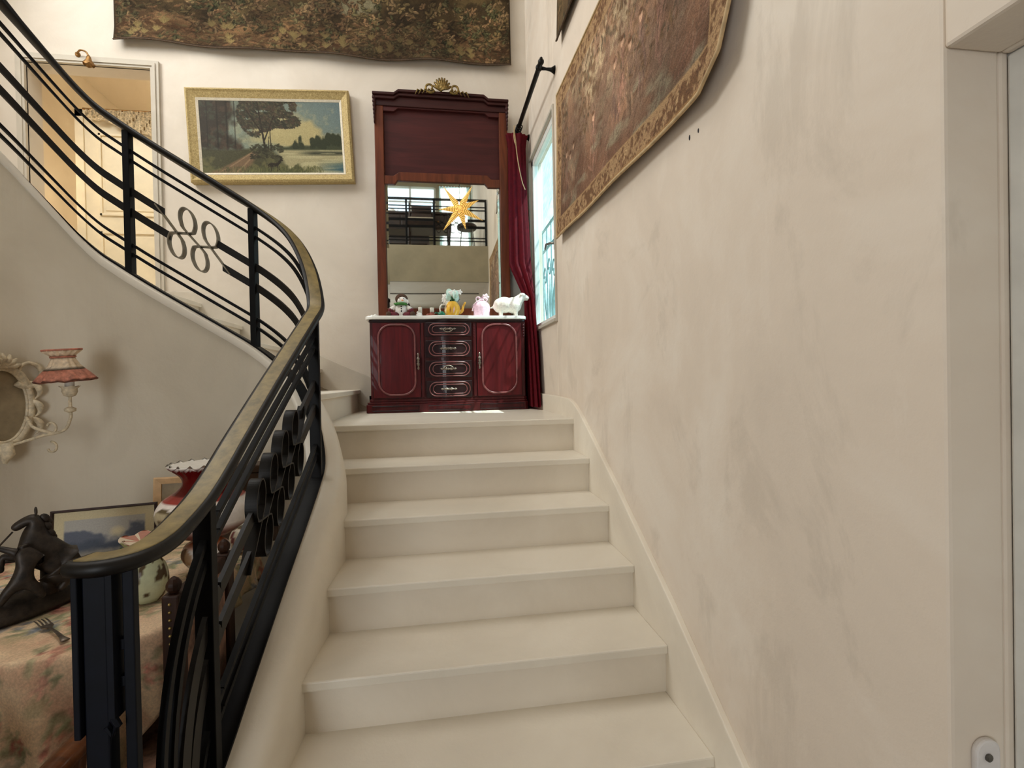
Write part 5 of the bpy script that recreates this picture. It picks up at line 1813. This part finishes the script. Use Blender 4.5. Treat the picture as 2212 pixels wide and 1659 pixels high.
# ------------------------------------------------------------------ small wall things
bh = empty('brass_bracket', (-2.475, 3.985, 3.775))
tag(bh, 'small brass bracket with a hanging flower bell over the doorway', 'bracket')
obj('back_rosette', xf(lathe([(.014, -.012), (.018, 0), (.010, .012)], 12), (0, .008, 0), rx=PI / 2), 'brass', bh, smooth=True)
obj('stalk', tube(catmull([(0, 0, 0), (.04, -.03, .008), (.085, -.045, -.010), (.105, -.05, -.045)], 5), .006, 8), 'brass', bh, smooth=True)
obj('bell', xf(lathe([(.006, .03), (.014, .015), (.018, -.005), (.034, -.040), (.030, -.040), (.012, 0)], 20, lambda i, a: (.004 * math.sin(5 * a), .006 * math.sin(5 * a)) if i in (3, 4) else (0, 0)), (.105, -.05, -.065)), 'brass', bh, smooth=True)

op = empty('wall_switch', (.825, .652, .765))
tag(op, 'rounded white switch plate on the doorway jamb', 'switch')
obj('plate', prism([(p[0] - .825, p[2] - .765) for p in rrect(.803, .847, .694, .836, .021, 0, 8)], 'y', -.007, .003), 'outlet_white', op, bevel=.003)
obj('screw', xf(lathe([(.006, 0), (.006, .003), (.004, .004)], 12), (-.002, -.007, .045), rx=PI / 2), 'steel', op)
obj('rocker', box(-.010, .010, -.012, -.006, -.025, .012), 'outlet_white', op, bevel=.003)
wr = bpy.data.objects['wall_right']
for y_, z_, s_ in ((1.416, 2.121, .006), (1.365, 2.117, .005)):
    obj('chip', xf(sphere((0, 0, 0), (.0015, s_ * .7, s_ * 1.4), 8, 6), (XR - .0005, y_, z_), 0), 'backing_dark', wr)

# lace pelmet in the doorway
lp = empty('lace_pelmet', (-2.0, 4.30, 3.54))
tag(lp, 'lace pelmet curtain hanging above the cream door beyond the doorway', 'curtain')
LV, LF = [], []
nx_ = 60
for i in range(nx_ + 1):
    t = i / nx_
    xx = -.62 + .64 * t
    dep = .05 + .20 * t ** 1.3 + .022 * abs(math.sin(t * 14))
    for j in range(7):
        LV.append((xx, .006 * math.sin(t * 60) - .01, .0 - dep * j / 6))
for i in range(nx_):
    for j in range(6):
        if (i * 7 + j * 3) % 11 not in (3,):
            LF.append((i * 7 + j, i * 7 + 7 + j, i * 7 + 8 + j, i * 7 + 1 + j))
lo = obj('lace_cloth', (LV, LF), 'lace', lp)
lo.modifiers.new('solid', 'SOLIDIFY').thickness = .002
obj('pelmet_rod', tube([(-.64, 0, .005), (.04, 0, .005)], .008, 8), 'brass', lp, smooth=True)
# ------------------------------------------------------------------ star lantern and the gallery seen in the mirror
sl = empty('star_lantern', (.326, 1.66, 3.505))
tag(sl, 'lit golden paper star lantern reflected in the mirror', 'lantern')
tips = [(-.198, .271), (.16, .29), (.236, .116), (.283, -.135), (.07, -.254), (-.21, -.273), (-.265, -.014)]
for tx, tz in tips:
    l_ = math.hypot(tx, tz)
    ux, uz = tx / l_, tz / l_
    px, pz = -uz, ux
    w_ = .040
    V_ = [(tx, 0, tz), (ux * .075 + px * w_, 0, uz * .075 + pz * w_), (ux * .02, -.055, uz * .02), (ux * .075 - px * w_, 0, uz * .075 - pz * w_), (ux * .02, .055, uz * .02)]
    obj('ray', (V_, [(0, 1, 2), (0, 2, 3), (0, 3, 4), (0, 4, 1), (1, 4, 3, 2)]), 'star_paper', sl)
obj('heart', xf(sphere((0, 0, 0), (.05, .05, .05), 12, 8)), 'star_paper', sl)
obj('hanging_cord', tube([(0, 0, .05), (0, 0, ZC - 3.505)], .004, 6), 'black_cable', sl)

gr2 = empty('gallery_railing', (-.5, GY - .03, GZ))
tag(gr2, 'black iron gallery railing with looped ornament reflected in the mirror', 'railing')
gx0, gx1 = -1.88 + .5, XR - .01 + .5
obj('handrail', box(gx0, gx1, -.028, .028, .640, .665), 'iron_warm', gr2, bevel=.006)
for d_ in (.105, .150, .545, .588):
    obj('bar', box(gx0, gx1, -.0075, .0075, .66 - d_ - .0075, .66 - d_ + .0075), 'iron', gr2)
for d_ in (.295, .392):
    obj('bar', box(gx0, .52, -.006, .006, .66 - d_ - .018, .66 - d_ + .018), 'iron', gr2)
    obj('bar', box(.98, gx1, -.006, .006, .66 - d_ - .018, .66 - d_ + .018), 'iron', gr2)
for x_ in (-1.83, -1.35, -.87, -.37, .015, .745):
    obj('post', box(x_ + .5 - .014, x_ + .5 + .014, -.020, .020, .001, .64), 'iron', gr2, bevel=.002)
rb = [(.75 + x_, .315 + z_) for x_, z_ in loops(4)]
V_, F_ = [], []
for i, (x_, z_) in enumerate(rb):
    xa, za = rb[max(i - 1, 0)]
    xb, zb = rb[min(i + 1, len(rb) - 1)]
    l_ = math.hypot(xb - xa, zb - za)
    nx_, nz_ = -(zb - za) / l_ * .0025, (xb - xa) / l_ * .0025
    V_ += [(x_ - nx_, -.017, z_ - nz_), (x_ + nx_, -.017, z_ + nz_), (x_ + nx_, .017, z_ + nz_), (x_ - nx_, .017, z_ - nz_)]
for i in range(len(rb) - 1):
    for k in range(4):
        F_.append((i * 4 + k, i * 4 + 4 + k, i * 4 + 4 + (k + 1) % 4, i * 4 + (k + 1) % 4))
obj('ribbon', (V_, F_), 'iron', gr2)

cb = obj('ceiling_cable', tube([(x_, -.42 + .02 * math.sin(x_ * 3), GU - .008) for x_ in np.linspace(-1.8, .72, 30)], .007, 6), 'black_cable')
tag(cb, 'black cable running along the underside of the gallery', 'cable')

gc_ = empty('console_table', (-.30, -.15, GZ))
tag(gc_, 'dark wooden console table on the gallery with drawers', 'table')
obj('table_top', box(-.62, .62, -.20, .20, .655, .69), 'dark_wood_gallery', gc_, bevel=.006)
obj('apron', box(-.58, .58, -.17, .17, .42, .655), 'dark_wood_gallery', gc_, bevel=.004)
for k in range(3):
    dw = obj('drawer', box(-.55 + k * .375, -.20 + k * .375, .165, .185, .45, .63), 'dark_wood_gallery', gc_, bevel=.004)
    obj('knob', sphere((-.375 + k * .375, .195, .54), .012, 8, 6), 'brass', dw, smooth=True)
for a_ in (-.54, .54):
    for b_ in (-.15, .15):
        obj('leg', tube([(a_, b_, .43), (a_, b_, .2), (a_, b_, 0)], [.03, .02, .026], 8), 'dark_wood_gallery', gc_, smooth=True)
for k, (x_, s_) in enumerate(((-.62, 1.0), (-.78, .7))):
    t_ = empty('white_teapot', (x_, -.12, GZ + .690))
    tag(t_, ('larger' if k == 0 else 'smaller') + ' white porcelain teapot on the gallery console', 'teapot', 'white teapots on the gallery console')
    obj('body', xf(lathe([(.03, 0), (.05, .02), (.055, .045), (.035, .07), (.012, .08), (.01, .092), (.002, .096)], 20), s=s_), 'ceramic_white', t_, smooth=True)
    obj('spout', xf(tube([(.045, 0, .03), (.075, 0, .05), (.085, 0, .075)], [.012, .009, .006], 8), s=s_), 'ceramic_white', t_, smooth=True)
    obj('handle', xf(tube([(-.045, 0, .06), (-.08, 0, .055), (-.08, 0, .03), (-.048, 0, .022)], .006, 8), s=s_), 'ceramic_white', t_, smooth=True)
gch = empty('gallery_chair', (-.17, .33, GZ))
tag(gch, 'dark wooden chair with cream seat behind the gallery railing', 'chair')
obj('seat', box(-.19, .19, -.19, .17, .40, .46), 'linen', gch, bevel=.015)
obj('seat_rail', box(-.2, .2, -.2, .18, .34, .40), 'dark_wood_gallery', gch, bevel=.004)
obj('backrest', join(box(-.15, .15, -.20, -.175, .50, .62), box(-.15, .15, -.20, -.175, .66, .74)), 'dark_wood_gallery', gch, bevel=.004)
for a_ in (-.18, .18):
    obj('leg', tube([(a_, -.185, .78), (a_, -.18, .4), (a_, -.19, 0)], [.014, .018, .016], 8), 'dark_wood_gallery', gch, smooth=True)
    obj('leg', tube([(a_, .16, .36), (a_, .16, 0)], [.018, .014], 8), 'dark_wood_gallery', gch, smooth=True)
ws = empty('wire_stool', (.50, .25, GZ))
tag(ws, 'dark seat stool on thin wire legs at the gallery window', 'stool')
obj('seat', lathe([(.13, .36), (.15, .38), (.15, .42), (.13, .44)], 20), 'dark_wood_gallery', ws, smooth=True)
for k in range(4):
    a_ = PI / 4 + k * PI / 2
    obj('leg', tube([(.11 * math.cos(a_), .11 * math.sin(a_), .37), (.16 * math.cos(a_), .16 * math.sin(a_), 0)], .008, 6), 'steel', ws, smooth=True)
bs_ = empty('bookcase', (-1.15, -1.98, GZ))
tag(bs_, 'dark open wall bookcase with shelves on the gallery', 'bookcase')
for sx in (-1.0, 1.05):
    obj('side', box(sx - .02, sx + .02, -.16, .16, 0, 1.02), 'dark_wood_gallery', bs_)
for z_ in (.03, .38, .70, 1.0):
    obj('shelf', box(-.98, 1.03, -.16, .16, z_, z_ + .025), 'dark_wood_gallery', bs_)
obj('back', box(-.98, 1.03, -.17, -.15, .03, 1.0), 'dark_wood_gallery', bs_)
for k in range(6):
    cpp = obj('shelf_cup', xf(lathe([(.02, 0), (.035, .03), (.04, .07), (.034, .07), (.02, .02)], 16), (-.55 + k * .16, -1.95, GZ + 1.0255)), 'ceramic_white', smooth=True)
    tag(cpp, 'white cup standing on top of the dark gallery bookcase', 'cup', 'cups on the gallery bookcase')
scn = empty('sheer_curtain', (.43, YF + .08, GZ))
tag(scn, 'pale sheer curtain across the tall gallery window', 'curtain')
V_, F_ = [], []
for i in range(61):
    for j in range(2):
        V_.append((-.30 + .6 * i / 60, .025 * math.sin(i * 1.1), .05 + j * 1.9))
for i in range(60):
    F_.append((2 * i, 2 * i + 2, 2 * i + 3, 2 * i + 1))
obj('cloth', (V_, F_), 'sheer', scn, smooth=True, fix=False)
obj('curtain_rail', tube([(-.33, 0, 1.96), (.33, 0, 1.96)], .01, 8), 'brass', scn, smooth=True)
